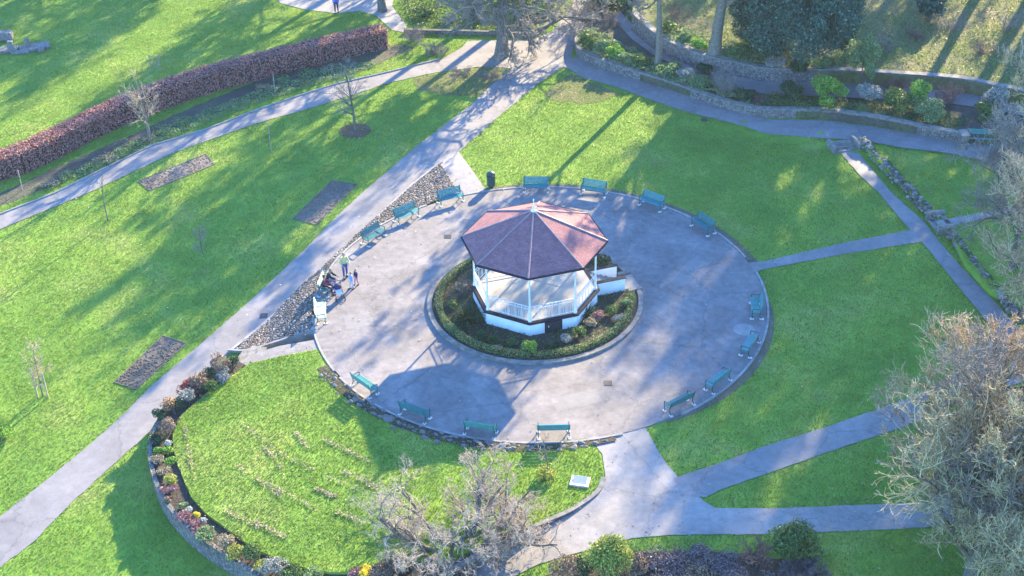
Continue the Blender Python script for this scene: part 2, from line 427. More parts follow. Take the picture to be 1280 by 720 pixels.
RC = np.array([0.28, 0.26]); RR = 13.4
def rp(a, r, z=0.0): return np.array([RC[0] + r * math.cos(a), RC[1] + r * math.sin(a), z])
zero = lambda x, y: 0.0

# paths -------------------------------------------------------------
P1L = [(-40, 685), (0, 646), (50, 607), (100, 566), (143, 529), (190, 482), (255, 427), (320, 370), (387, 306), (430, 262), (475, 222), (520, 184), (556, 156), (590, 130), (615, 106), (640, 86), (662, 66), (690, 40), (712, 10), (735, -30)]
P1R = [(780, -30), (745, 10), (720, 45), (714, 76), (704, 84), (675, 103), (640, 132), (612, 156), (575, 189), (550, 205), (515, 232), (471, 272), (440, 300), (403, 338), (370, 366), (332, 403), (290, 439), (240, 482), (198, 524), (187, 540), (143, 580), (90, 628), (43, 677), (0, 710), (-40, 742)]
sheet('long_path', PX(P1L + P1R), M['tarmac'], base, 0.03, amp=0.05)
P2U = [(-40, 287), (0, 269), (70, 242), (130, 212), (190, 183), (260, 162), (320, 139), (370, 122), (420, 106), (490, 90), (550, 75), (577, 60), (585, 52), (640, 50), (665, 50), (690, 40)]
P2L = [(662, 66), (640, 86), (615, 84), (597, 84), (533, 93), (487, 104), (400, 132), (320, 155), (220, 190), (107, 243), (0, 287), (-40, 305)]
sheet('upper_left_path', PX(P2U + P2L), M['tarmac'], base, 0.036, amp=0.05)
P3 = [(704, 84), (716, 74), (725, 66), (750, 80), (800, 97), (840, 109), (880, 127), (920, 140), (960, 150), (1027, 151), (1093, 159), (1193, 176), (1300, 190), (1300, 218), (1227, 201), (1193, 193), (1127, 185), (1070, 175), (1027, 173), (960, 168), (860, 141), (813, 125), (773, 110), (730, 98), (714, 88)]
sheet('upper_right_path', PX(P3), M['tarmac'], base, 0.042, amp=0.03)
link_path = [(573, 190), (588, 210), (606, 236), (606, 250), (560, 250), (562, 224), (550, 204)]
sheet('link_path', PX(link_path), M['paving'], base, 0.048)
P5 = [(925, 331), (960, 326), (1060, 303), (1137, 288), (1160, 300), (1150, 303), (1060, 317), (960, 336), (922, 346)]
sheet('cross_path', PX(P5), M['tarmac'], base, 0.036, amp=0.03)
P6 = [(1046, 186), (1077, 222), (1097, 240), (1133, 283), (1160, 312), (1193, 353), (1240, 410), (1290, 460), (1300, 440), (1250, 385), (1205, 338), (1173, 302), (1157, 280), (1113, 240), (1072, 190)]
sheet('diagonal_path', PX(P6), M['tarmac'], base, 0.042, amp=0.03)
P8 = [(843, 598), (880, 586), (960, 557), (1027, 536), (1117, 505), (1200, 468), (1300, 425), (1300, 470), (1187, 510), (1127, 535), (1060, 557), (960, 592), (900, 613), (882, 622), (850, 620)]
sheet('lower_cross_path', PX(P8), M['tarmac'], base, 0.036, amp=0.03)
P9 = [(733, 543), (753, 568), (757, 601), (742, 622), (715, 641), (680, 655), (640, 676), (600, 697), (540, 735), (560, 770), (600, 745), (640, 722), (672, 706), (720, 692), (760, 682), (790, 673), (840, 669), (960, 668), (1117, 662), (1300, 652), (1300, 618), (1120, 630), (960, 636), (893, 635), (880, 627), (850, 600), (826, 570), (805, 532), (770, 522)]
sheet('lower_path', PX(P9), M['paving'], base, 0.030, amp=0.03)
loop = [(330, -30), (350, 4), (380, 12), (421, 17), (450, 14), (470, 20), (490, 38), (512, 42), (505, 28), (490, 8), (500, -30)]
sheet('pale_loop_path', PX(loop), M['paving'], base, 0.036)
# ring terrace
N = 120
ringp = [rp(2 * math.pi * i / N, RR) for i in range(N)]
sheet('bandstand_terrace', ringp, M['tarmac_ring'], zero, 0.055, grid=2.0, skirt=0.4)

# disc lawn (level, above the falling ground)
DL_in = [(400, 437), (412, 462), (436, 492), (460, 508), (500, 529), (560, 550), (620, 559), (690, 557), (733, 548), (752, 570), (755, 598), (740, 619), (712, 637), (680, 651), (640, 670)]
DL_out = [(560, 700), (520, 700), (500, 696), (470, 706), (440, 716), (412, 716), (385, 712), (350, 700), (320, 688), (287, 664), (260, 644), (240, 623), (227, 594), (217, 563), (216, 543), (227, 520), (247, 502), (273, 481), (312, 455), (350, 446)]
DL = PX(DL_in + DL_out, z=0.0)
lawnd = sheet('terrace_lawn', DL, M['grass'], zero, 0.05, skirt=0.3, amp=0.03)
def under(poly, name, mat, off, **k): return sheet(name, poly, mat, zero, off, **k)
# flower bed between the retaining wall and the lawn
WTOP = [(291, 446), (262, 462), (240, 478), (205, 512), (190, 536), (185, 557), (187, 583), (197, 613), (217, 643), (247, 671), (277, 691), (320, 719), (370, 745), (430, 775)]
BEDI = [(560, 712), (520, 700), (500, 696), (470, 706), (440, 716), (412, 716), (385, 712), (350, 700), (320, 688), (287, 664), (260, 644), (240, 623), (227, 594), (217, 563), (216, 543), (227, 520), (247, 502), (273, 481), (306, 456)]
bedpoly = PX(WTOP, z=-0.08) + PX([(560, 770)] + BEDI, z=-0.08)
sheet('flower_bed', bedpoly, M['soil'], zero, -0.10, skirt=0.3)
# rectangular empty beds in the left lawn
BEDS = [[(173, 227), (257, 193), (268, 206), (187, 239)], [(366, 274), (415, 226), (446, 231), (396, 281)], [(143, 478), (204, 420), (233, 430), (170, 487)]]
for i, b_ in enumerate(BEDS):
    p = PX(b_)
    sheet('empty_bed', rough_edge(p, 0.03), M['bedsoil'], base, 0.02, grid=0.6)
    mb = MB()
    for a, c in zip(p, p[1:] + p[:1]): mb.beam(a + np.array([0, 0, .01]), c + np.array([0, 0, .01]), 0.05, 0.08)
    tag(mb.build('timber_edging', M['bark']), ['thin edging round the small bare bed nearest the copper hedge', 'thin edging round the bare bed beside the long path near the bandstand', 'thin edging round the bare bed lowest on the left lawn'][i], 'edging', 'edgings round bare beds')
# ditch strip in front of the copper hedge
sheet('planting_strip', PX([(-40, 262), (0, 242), (60, 214), (150, 175), (250, 130), (350, 90), (440, 62), (500, 55), (520, 60), (455, 88), (400, 100), (330, 122), (260, 145), (190, 172), (130, 202), (60, 235), (0, 258), (-40, 275)]), M['ditch'], base, 0.02, amp=0.1)
sheet('mulch_circle', [A(444, 164) + np.array([1.15 * math.cos(t), 1.15 * math.sin(t), 0]) for t in np.linspace(0, 2 * math.pi, 40)[:-1]], M['mulch'], base, 0.03, grid=0.4, amp=0.06)
sheet('worn_verge', PX([(520, 96), (600, 84), (660, 70), (640, 86), (600, 120), (560, 120), (520, 112)]), M['rough_grass'], base, 0.015, amp=0.3)
sheet('worn_grass', PX([(712, 90), (735, 102), (775, 118), (740, 130), (700, 128), (680, 118)]), M['rough_grass'], base, 0.015, amp=0.3)
# brown soil crescent outside the ring, right and top
cres = [rp(a, RR + 0.02) for a in np.linspace(R(-62), R(-3), 30)] + [rp(a, RR + 0.15 + 0.45 * math.sin((a - R(-62)) / R(59) * math.pi) ** .6) for a in np.linspace(R(-3), R(-62), 30)]
sheet('soil_border', cres, M['bedsoil'], base, 0.02, amp=0.08, grid=0.6)
cres = [rp(a, RR + 0.02) for a in np.linspace(R(14), R(112), 40)] + [rp(a, RR + 0.62) for a in np.linspace(R(112), R(14), 40)]
sheet('soil_border', cres, M['bedsoil'], base, 0.02, amp=0.08, grid=0.6)
# bottom shrub bed
sheet('shrub_bed', PX([(640, 745), (700, 712), (750, 698), (810, 692), (870, 688), (930, 692), (1010, 706), (1030, 745)]), M['soil'], base, 0.02, amp=0.12)

# upper levels beyond the retaining walls -------------------------------
def zb(x, y): return 0.60 + 0.35 * float(ss(x, 8, 20))
def zp4(x, y): return zb(x, y) + 0.06
def zfar(x, y): return 1.95 + 0.02 * max(0, y - 34)
W1 = [(724, 30), (719, 48), (722, 62), (738, 72), (760, 80), (800, 93), (840, 105), (880, 120), (920, 132), (960, 139), (1027, 140), (1093, 148), (1147, 159), (1203, 170)]
W2 = [(790, 18), (812, 38), (833, 52), (857, 62), (880, 71), (927, 81), (960, 87), (1043, 89), (1110, 93), (1193, 99), (1237, 107), (1300, 120)]
w1 = [at(a, b, zb) for a, b in W1]; w2 = [at(a, b, zfar) for a, b in W2]
w2low = [np.array([p[0], p[1]]) for p in w2]
far_end = [at(1300, 172, zb), at(1340, 150, zb)]
sheet('bank_bed', [p for p in w1] + far_end + [p for p in w2[::-1]] + [at(770, -10, zb), at(735, 5, zb)], M['ditch'], zb, 0.0, skirt=0.9)
P4c = [(768, 10), (790, 34), (815, 52), (850, 70), (885, 84), (927, 97), (960, 103), (1043, 106), (1110, 109), (1193, 115), (1237, 121), (1300, 134)]
p4 = [at(a, b, zp4) for a, b in P4c]
p4lo = [at(a, b + 15, zp4) for a, b in P4c]
# push the upper edge under wall 2
sheet('terrace_path', [np.array([p[0], p[1] + 0.9]) for p in p4] + p4lo[::-1], M['tarmac'], zp4, 0.0)
sheet('upper_lawn', [p for p in w2] + [np.array([120, 30]), np.array([160, 160]), np.array([6, 160]), np.array([12, 60])], M['rough_grass'], zfar, 0.0, grid=2.0, skirt=1.2)
# raised triangle lawn right of the rock wall
RW = [(1072, 178), (1093, 197), (1117, 217), (1137, 240), (1167, 273)]
RW2 = [(1187, 297), (1207, 327), (1235, 360)]
tri = [(1076, 179), (1127, 188), (1193, 196), (1227, 204), (1300, 222), (1300, 256), (1252, 262), (1176, 276)]
sheet('raised_lawn', PX(tri, z=0.40), M['grass'], lambda x, y: 0.41, 0.0, skirt=0.5, amp=0.03)
tri2 = [(1186, 284), (1253, 268), (1300, 262), (1340, 420), (1235, 360), (1207, 327)]
sheet('raised_lawn', PX(tri2, z=0.40), M['grass'], lambda x, y: 0.41, 0.0, skirt=0.5)
sheet('raised_path', PX([(1172, 276), (1252, 261), (1300, 254), (1300, 264), (1253, 268), (1184, 284)], z=0.42), M['paving'], lambda x, y: 0.43, 0.0, skirt=0.3)

# ------------------------------------------------------------------ walls, kerbs
def ribbon(pts, zlo, zhi, t, side=1, mb=None):
    """wall along polyline; pts = face line (N,2); thickness t towards left*side"""
    P = [np.array(p[:2], float) for p in pts]; n = len(P); nr = []
    for i in range(n):
        d = P[min(i + 1, n - 1)] - P[max(i - 1, 0)]; d /= max(np.hypot(*d), 1e-9)
        nr.append(np.array([-d[1], d[0]]) * side)
    mb = mb or MB(); vs = []; fs = []
    for i, p in enumerate(P):
        q = p + nr[i] * t; lo = zlo(*p) if callable(zlo) else zlo; hi = zhi(*p) if callable(zhi) else zhi
        vs += [(p[0], p[1], lo), (q[0], q[1], lo), (q[0], q[1], hi), (p[0], p[1], hi)]
    for i in range(n - 1):
        a = 4 * i; b = a + 4
        for j in range(4): fs.append((a + j, a + (j + 1) % 4, b + (j + 1) % 4, b + j))
    fs += [(3, 2, 1, 0), tuple(4 * (n - 1) + j for j in range(4))]
    mb.add(vs, fs); return mb

def stone_wall(name, pts, zlo, zhi, t, side, label, cat='wall', cop=0.07, over=0.05, group=None, cm='coping'):
    pts = catmull([p[:2] for p in pts], 4)
    o = ribbon(pts, zlo, zhi, t, side).build(name, M['wall_stone'])
    tag(o, label, cat, group)
    hi = zhi
    zc0 = (lambda x, y: hi(x, y) + 0.002) if callable(hi) else hi + 0.002
    zc1 = (lambda x, y: hi(x, y) + cop) if callable(hi) else hi + cop
    P = [np.array(p) for p in pts]; n = len(P); sh = []
    for i in range(n):
        d = P[min(i + 1, n - 1)] - P[max(i - 1, 0)]; d /= max(np.hypot(*d), 1e-9)
        sh.append(P[i] - np.array([-d[1], d[0]]) * side * over)
    c = ribbon(sh, zc0, zc1, t + 2 * over, side).build('coping', M[cm], o)
    return o

retw = [at(a, b, 0.0)[:2] for a, b in WTOP[3:]]
stone_wall('retaining_wall', retw, -3.0, -0.02, 0.20, 1, 'low curved stone wall holding up the flower bed at lower left', cop=0.04, over=0.01, cm='wall_stone')
stone_wall('retaining_wall', w1, lambda x, y: bz(x, y) - .3, lambda x, y: zb(x, y) + .10, 0.4, 1, 'long low stone wall between the upper right path and the shrub bank', over=0.04)
stone_wall('retaining_wall', w2, lambda x, y: zb(x, y) - .3, lambda x, y: zfar(x, y) + .08, 0.45, 1, 'rough stone wall above the dark terrace path at the top', over=0.04)
wf = PX([(505, 42), (560, 43), (600, 44), (650, 46), (672, 44), (700, 22)])
stone_wall('boundary_wall', wf, lambda x, y: bz(x, y) - .2, lambda x, y: bz(x, y) + .28, 0.22, 1, 'dark low wall behind the path beneath the big bare tree at top', cm='mortar')
# kerb wall along the lower path
kw = [(757, 598), (752, 612), (741, 623), (713, 641), (681, 655), (650, 671), (610, 690), (570, 712), (540, 735)]
stone_wall('kerb_wall', [at(a, b, 0.0) for a, b in kw], -1.2, 0.03, 0.2, 1 if False else -1, 'low pale kerb wall curving along the lawn corner by the lower path', cop=0.06, over=0.02)
# pillar and bench alcove are added later
# ring kerb
mb = ribbon([rp(a, RR + 0.01) for a in np.linspace(R(-175), R(-150), 12)] + [], -0.4, 0.10, 0.12, -1)
for a0, a1 in ((-147, -73), (-58, 10), (17, 112), (122, 178)):
    ribbon([rp(a, RR + 0.01) for a in np.linspace(R(a0), R(a1), 60)], -0.5, 0.10, 0.13, -1, mb)
tag(mb.build('ring_kerb', M['kerb']), 'thin stone kerb running round the edge of the bandstand terrace', 'kerb')
# kerb along the long path by the cobbled banks
mb = ribbon([A(a, b) for a, b in [(285, 441), (332, 403), (370, 367), (403, 340), (440, 303), (471, 272), (515, 231), (551, 203)]], lambda x, y: bz(x, y) - .2, lambda x, y: bz(x, y) + .13, 0.18, -1)
tag(mb.build('path_kerb', M['kerb']), 'broken stone kerb between the long path and the cobbled banks', 'kerb')
# kerbs on paths 2 upper edge (dark edging)
mb = ribbon([A(a, b) for a, b in P2U[:11]], lambda x, y: bz(x, y) - .1, lambda x, y: bz(x, y) + .12, 0.08, 1)
tag(mb.build('path_kerb', M['kerb']), 'thin dark kerb along the path in front of the copper hedge', 'kerb')

# ------------------------------------------------------------------ cobbled banks
def rock_geo(n, size, seed, flat=0.6):
    r = np.random.default_rng(seed)
    bm = bmesh.new(); bmesh.ops.create_icosphere(bm, subdivisions=1, radius=1)
    bv = np.array([v.co[:] for v in bm.verts]); bf = np.array([[v.index for v in f.verts] for f in bm.faces]); bm.free()
    return bv, bf

def scatter_rocks(P, sizes, seed, flat=0.6):
    r = np.random.default_rng(seed); bv, bf = rock_geo(1, 1, seed)
    n = len(P); k = len(bv)
    sc = sizes[:, None, None] * r.uniform(.7, 1.3, (n, 1, 3)) * np.array([1, 1, flat])
    a = r.uniform(0, 2 * np.pi, n); V = bv[None] * sc * r.uniform(.82, 1.12, (n, k, 1))
    c, s = np.cos(a)[:, None], np.sin(a)[:, None]
    X = V[:, :, 0] * c - V[:, :, 1] * s; Y = V[:, :, 0] * s + V[:, :, 1] * c
    V = np.stack([X, Y, V[:, :, 2]], 2) + P[:, None, :]
    F = bf[None] + (np.arange(n) * k)[:, None, None]
    return V.reshape(-1, 3), F.reshape(-1, 3)

def poly_points(poly, n, seed):
    r = np.random.default_rng(seed); poly = np.array([p[:2] for p in poly])
    lo, hi = poly.min(0), poly.max(0); out = np.zeros((0, 2))
    while len(out) < n:
        q = r.uniform(lo, hi, (n * 2, 2)); out = np.concatenate([out, q[inside(poly, q[:, 0], q[:, 1])]])
    return out[:n]

def bankz(x, y):
    """slopes from the path level up to the terrace edge"""
    d = math.hypot(x - RC[0], y - RC[1]) - RR
    return float(0.06 * 1 + (bz(x, y) + 0.10 - 0.06) * ss(d, 0.2, 3.0)) if d > 0 else 0.06
B1 = [A(a, b) for a, b in [(292, 441), (333, 405), (371, 369), (404, 342), (430, 316)]] + [rp(a, RR + .15) for a in np.linspace(R(171), R(187), 10)] + [A(394, 424), A(350, 431), A(312, 440)]
B2 = [A(a, b) for a, b in [(441, 304), (472, 274), (516, 233), (550, 206), (560, 222), (571, 240)]] + [rp(a, RR + .15) for a in np.linspace(R(121), R(166), 20)]
for poly, nm, sd in ((B1, 'lower', 3), (B2, 'upper', 4)):
    sheet('cobbled_bank', poly, M['mortar'], bankz, 0.0, grid=0.7)
    nst = 4200 if sd == 3 else 2900
    q = poly_points(poly, nst, sd)
    P = np.array([[x, y, bankz(x, y) + .02] for x, y in q])
    V, F = scatter_rocks(P, rng.uniform(.04, .085, len(P)), sd, .55)
    o = link('cobblestones', np_mesh('cobblestones', V, F), M['cobble'])
    tag(o, f'mixed pale and brown cobblestones set in the {nm} bank beside the long path', 'cobblestones', kind='stuff')
# kerb of cobble bank against connection path
mb = ribbon([A(a, b) for a, b in [(285, 441), (300, 442), (312, 441), (350, 432), (395, 424)]], -1.2, lambda x, y: bankz(x, y) + .10, 0.14, 1)
tag(mb.build('bank_kerb', M['kerb']), 'stone kerb closing the lower cobbled bank above the steps', 'kerb')
# connection path and its steps
CP = [at(a, b, 0.0) for a, b in [(322, 441), (350, 433), (395, 425), (404, 440), (350, 447), (318, 456), (312, 452)]]
sheet('side_path', CP, M['tarmac'], zero, 0.045, skirt=0.8)
st = empty('path_steps', A(298, 449), 0, 'three shallow stone steps up from the long path beside the cobbled bank', 'steps')
sa, sb_ = A(292, 444), A(300, 461)
dirv = (at(330, 444, 0)[:2] - A(296, 452)[:2]); dirv /= np.hypot(*dirv)
for k in range(3):
    mb = MB(); c = (sa + sb_) / 2; L = np.hypot(*(sb_ - sa)[:2]) + 0.5
    z1 = bz(c[0], c[1]) + .03 + (0.045 - bz(c[0], c[1])) * (k + 1) / 4
    cc = c[:2] + dirv * (0.25 + 0.42 * k)
    mb.box((cc[0] - st.location.x, cc[1] - st.location.y, z1 - .4 - st.location.z), (0.46 if k < 2 else .9, L, 0.8), math.atan2(dirv[1], dirv[0]))
    mb.build('step', M['coping'], st, bevel=0.01)

# rock edging along the ring's lower-left side (individual rocks)
def rock_mesh(seed, flat=.7):
    r = np.random.default_rng(seed)
    bm = bmesh.new(); bmesh.ops.create_icosphere(bm, subdivisions=2, radius=1)
    nv = r.normal(0, 1, (6, 3)); nv /= np.linalg.norm(nv, axis=1)[:, None]
    for v in bm.verts:
        p = np.array(v.co[:]); k = 1 + .16 * math.sin(3 * p @ nv[0] + seed) + .12 * math.sin(5 * p @ nv[1])
        for q in nv[2:]:
            dd = p @ q
            if dd > .55: k *= .55 / dd * 1.05
        v.co = Vector(p * k * np.array([1.15, .85, flat]))
    me = bpy.data.meshes.new('rock'); bm.to_mesh(me); bm.free(); me.materials.append(M['rock']); return me
rocks = [rock_mesh(s) for s in range(6)]
for row, (r0, a0, a1, st_) in enumerate(((RR + .28, -153, -75, 1.25), (RR + .55, -152, -80, 1.5), (RR + .8, -150, -96, 2.6))):
    a = a0
    while a < a1:
        p = rp(R(a + random.uniform(-.4, .4)), r0 + random.uniform(-.16, .16), 0.02)
        o = bpy.data.objects.new('edging_rock', random.choice(rocks)); C.objects.link(o)
        s = random.uniform(.10, .25); o.scale = (s, s, s * random.uniform(.7, 1.1)); o.location = p; o.rotation_euler = (random.uniform(-.3, .3), random.uniform(-.3, .3), R(a) + math.pi / 2 + random.uniform(-.5, .5))
        if 0: pass
        tag(o, 'rough grey rock edging the lower left rim of the bandstand terrace', 'rock', 'rocks edging the lower left rim of the terrace')
        a += st_ * random.uniform(.8, 1.25)
cres = [rp(a, RR + 0.14) for a in np.linspace(R(-153), R(-75), 30)] + [rp(a, RR + .80 - .3 * ss(a, R(-100), R(-75))) for a in np.linspace(R(-75), R(-153), 30)]
sheet('rockery_soil', cres, M['soil'], zero, 0.075, amp=0.05, grid=.7)

# rock wall beside the diagonal path
def rock_wall(name, line, w, h, label, seed):
    pts = catmull([p[:2] for p in line], 6); out = []
    r = np.random.default_rng(seed)
    for a, b in zip(pts[:-1], pts[1:]):
        L = np.hypot(*(b - a)); d = (b - a) / L; nrm = np.array([-d[1], d[0]])
        for _ in range(int(L * 44)):
            t, u, z = r.uniform(0, 1), r.uniform(-w / 2, w / 2), r.uniform(0, 1) ** .7 * h
            q = a + (b - a) * t + nrm * u * (1 - .3 * z / h); out.append([q[0], q[1], bz(*q) + z])
    out = np.array(out); V, F = scatter_rocks(out, r.uniform(.07, .18, len(out)), seed, .7)
    o = link(name, np_mesh(name, V, F), M['wallrock']); tag(o, label, 'wall'); return o
def mid(l1, l2): return [(np.array(a) + np.array(b)) / 2 for a, b in zip(l1, l2)]
wl = PX([(1068, 180), (1088, 200), (1108, 222), (1134, 250), (1162, 280)])
rock_wall('rock_wall', [p + np.array([.40, .1, 0]) for p in wl], 0.7, 0.48, 'rough rock wall climbing beside the diagonal path to the upper steps', 5)
wl = PX([(1180, 296), (1203, 326), (1235, 366), (1262, 398)])
rock_wall('rock_wall', [p + np.array([.35, .1, 0]) for p in wl], 0.6, 0.42, 'short rough rock wall below the side path, half under bare twigs', 6)
# steps top of diagonal path & steps to raised path
def steps(name, p, q, n, rise, going, label, z0, width=None):
    p, q = np.array(p[:2]), np.array(q[:2]); L = np.hypot(*(q - p)); d = (q - p) / L; nr = np.array([-d[1], d[0]])
    root = empty(name, (*((p + q) / 2), z0), math.atan2(d[1], d[0]), label, 'steps')
    for k in range(n):
        mb = MB(); mb.box((0, going * (k + .5), rise * (k + 1) / 2 - .15), (L, going + .02, rise * (k + 1) + .3)); mb.build('step', M['coping'], root, bevel=0.012)
    for s in (-1, 1):
        mb = MB(); mb.box((s * (L / 2 + .12), going * n / 2, rise * n / 2 + .05), (.22, going * n + .2, rise * n + .4)); mb.build('flank_stone', M['coping'], root, bevel=.02)
    return root
s0, s1 = A(1045, 192), A(1072, 187)
steps('stone_steps', s0, s1, 3, 0.11, 0.38, 'pale stone steps where the diagonal path meets the upper path', bz(*s0[:2]) + .02)
s0, s1 = A(1160, 277), A(1172, 292)
steps('stone_steps', s0, s1, 3, 0.13, 0.34, 'short stone steps through the rock wall up to the side path', 0.04)

# ------------------------------------------------------------------ trees
def grow(start, dirs, length, rad, nseg, gnarl, up, taper, r, droop=0.0):
    n = len(start); P = np.zeros((n, nseg + 1, 3)); P[:, 0] = start; d = dirs.copy()
    step = (length / nseg)[:, None]
    for i in range(nseg):
        d = d + r.normal(0, gnarl, (n, 3)); d[:, 2] += up - droop * i / nseg
        d /= np.linalg.norm(d, axis=1)[:, None]
        P[:, i + 1] = P[:, i] + d * step
    t = np.linspace(0, 1, nseg + 1)[None]
    return P, rad[:, None] * (1 - t * (1 - taper))

def tubes(P, Rd, k):
    n, m, _ = P.shape
    T = np.zeros_like(P); T[:, 1:-1] = P[:, 2:] - P[:, :-2]; T[:, 0] = P[:, 1] - P[:, 0]; T[:, -1] = P[:, -1] - P[:, -2]
    T /= np.linalg.norm(T, axis=2)[..., None] + 1e-9
    ov = P[:, -1] - P[:, 0]; ref = np.where(np.abs(ov[:, 2:3]) > .8 * np.linalg.norm(ov, axis=1)[:, None], np.array([[1., 0, 0]]), np.array([[0, 0, 1.]]))
    A_ = np.cross(T, ref[:, None, :]); A_ /= np.linalg.norm(A_, axis=2)[..., None] + 1e-9
    B_ = np.cross(T, A_)
    ang = np.arange(k) * 2 * np.pi / k
    V = P[:, :, None] + (A_[:, :, None] * np.cos(ang)[None, None, :, None] + B_[:, :, None] * np.sin(ang)[None, None, :, None]) * Rd[:, :, None, None]
    idx = np.arange(n * m * k).reshape(n, m, k); nx = np.roll(idx, -1, axis=2)
    F = np.stack([idx[:, :-1], nx[:, :-1], nx[:, 1:], idx[:, 1:]], -1).reshape(-1, 4)
    return V.reshape(-1, 3), F

def children(P, Rd, L, n, tmin, ang, asd, ratio, rratio, r, cone=0.35, tmax=1.0, flat=0.0):
    m, ns = P.shape[0], P.shape[1] - 1
    t = np.clip(r.uniform(tmin, tmax, (m, n)), 0, .9999).ravel(); pi = np.repeat(np.arange(m), n)
    f = t * ns; i = f.astype(int); fr = (f - i)[:, None]
    s = P[pi, i] * (1 - fr) + P[pi, i + 1] * fr
    d = P[pi, i + 1] - P[pi, i]; d /= np.linalg.norm(d, axis=1)[:, None] + 1e-9
    q = r.normal(0, 1, (len(s), 3)); q[:, 2] *= (1 - flat); q -= (q * d).sum(1)[:, None] * d; q /= np.linalg.norm(q, axis=1)[:, None]
    a = np.radians(r.normal(ang, asd, len(s)))[:, None]
    nd = d * np.cos(a) + q * np.sin(a)
    ln = L[pi] * ratio * (1 - cone * t) * r.uniform(.7, 1.25, len(s))
    rd = (Rd[pi, i] * (1 - fr[:, 0]) + Rd[pi, i + 1] * fr[:, 0]) * rratio
    return s, nd, ln, rd

def join(parts):
    V = []; F = []; o = 0
    for v, f in parts: V.append(v); F.append(f + o); o += len(v)
    return np.concatenate(V), np.concatenate(F)

def tree_geo(seed, H, levels, r0=None, stems=1, lean=(0, 0), splay=0.0, trunk_frac=.75, trunk_gn=.04, min_r=.010, nwood=2):
    r = np.random.default_rng(seed)
    a = r.uniform(0, 6.28) + (np.arange(stems) + r.uniform(-.3, .3, stems)) * 2 * np.pi / stems
    d = np.stack([np.cos(a) * splay + lean[0], np.sin(a) * splay + lean[1], np.ones(stems)], 1) + r.normal(0, .02, (stems, 3)); d /= np.linalg.norm(d, axis=1)[:, None]
    r0 = r0 or H * .024
    L = np.full(stems, H * trunk_frac); rad = np.full(stems, r0)
    st_ = np.zeros((stems, 3)); st_[:, 2] = -.15
    if stems > 1: st_[:, :2] = r.normal(0, .25, (stems, 2))
    P, Rd = grow(st_, d, L, rad, 9, trunk_gn, 0.02, .35, r)
    if stems == 1: Rd[:, 0] *= 1.35
    wood = [tubes(P, Rd, 10)]; tw = []
    for li, lv in enumerate(levels):
        s, nd, ln, rd = children(P, Rd, L, lv['n'], lv.get('tmin', .25), lv.get('ang', 45), lv.get('asd', 10), lv.get('ratio', .5), lv.get('rr', .6), r, lv.get('cone', .35), flat=lv.get('flat', 0))
        rd = np.maximum(rd, min_r)
        P, Rd = grow(s, nd, ln, rd, lv.get('seg', 4), lv.get('gn', .14), lv.get('up', .04), .4, r, lv.get('droop', 0)); L = ln
        Rd = np.maximum(Rd, min_r * .7)
        k = 6 if li == 0 else (4 if li == 1 else 3)
        (wood if li < nwood - 1 else tw).append(tubes(P, Rd, k))
    return join(wood), join(tw)

BARE = [dict(n=12, tmin=.35, ang=52, ratio=.55, rr=.55, seg=7, gn=.13, up=.07), dict(n=7, tmin=.25, ang=42, ratio=.5, rr=.6, seg=5, gn=.15, up=.04),
        dict(n=7, tmin=.2, ang=42, ratio=.48, rr=.6, seg=4, gn=.16, up=.02), dict(n=6, tmin=.15, ang=40, ratio=.5, rr=.6, seg=3, gn=.15), dict(n=4, tmin=.15, ang=38, ratio=.55, rr=.7, seg=2, gn=.12)]
mesh_cache = {}
def tree(name, label, loc, H, seed, levels=BARE, bark='bark', twig='twig', group=None, rz=0.0, cat='tree', key=None, **kw):
    t = empty(name, loc, rz, label, cat, group)
    if key and key in mesh_cache: a, b = mesh_cache[key]
    else:
        w, c = tree_geo(seed, H, levels, **kw)
        a = np_mesh('trunk', *w, smooth=True); b = np_mesh('crown', *c)
        a.materials.append(M[bark]); b.materials.append(M[twig])
        if key: mesh_cache[key] = (a, b)
    link('trunk', a, None, t); link('crown', b, None, t)
    return t

# ------------------------------------------------------------------ foliage
def leaves(P, size, r, nrm=None, aspect=1.6, jit=.9):
    n = len(P)
    q = r.normal(0, 1, (n, 3)) if nrm is None else nrm + r.normal(0, jit, (n, 3))
    q /= np.linalg.norm(q, axis=1)[:, None]
    ref = r.normal(0, 1, (n, 3)); a = np.cross(q, ref); a /= np.linalg.norm(a, axis=1)[:, None]; b = np.cross(q, a)
    s = (size * r.uniform(.6, 1.3, n))[:, None]
    a = a * s * aspect / 2; b = b * s / 2
    V = np.stack([P - a, P - b * .9, P + a, P + b * .9], 1).reshape(-1, 3)
    return V, np.arange(4 * n).reshape(n, 4)

def clump_points(n, rad, r, lumps=12, lump=.45, low=-.4):
    """points through an uneven crown: lumps scattered near an ellipsoid's surface"""
    rad = np.array(rad, float)
    c = r.normal(0, 1, (lumps, 3)); c /= np.linalg.norm(c, axis=1)[:, None]; c[:, 2] = np.where(c[:, 2] < low, -c[:, 2] * .6, c[:, 2])
    c *= r.uniform(.35, .80, (lumps, 1)); ls = r.uniform(.6, 1.25, lumps) * lump
    i = r.integers(0, lumps, n); u = r.normal(0, 1, (n, 3)); u /= np.linalg.norm(u, axis=1)[:, None]
    p = c[i] + u * (ls[i] * r.uniform(.45, 1.0, n) ** .5)[:, None]
    return p * rad, u

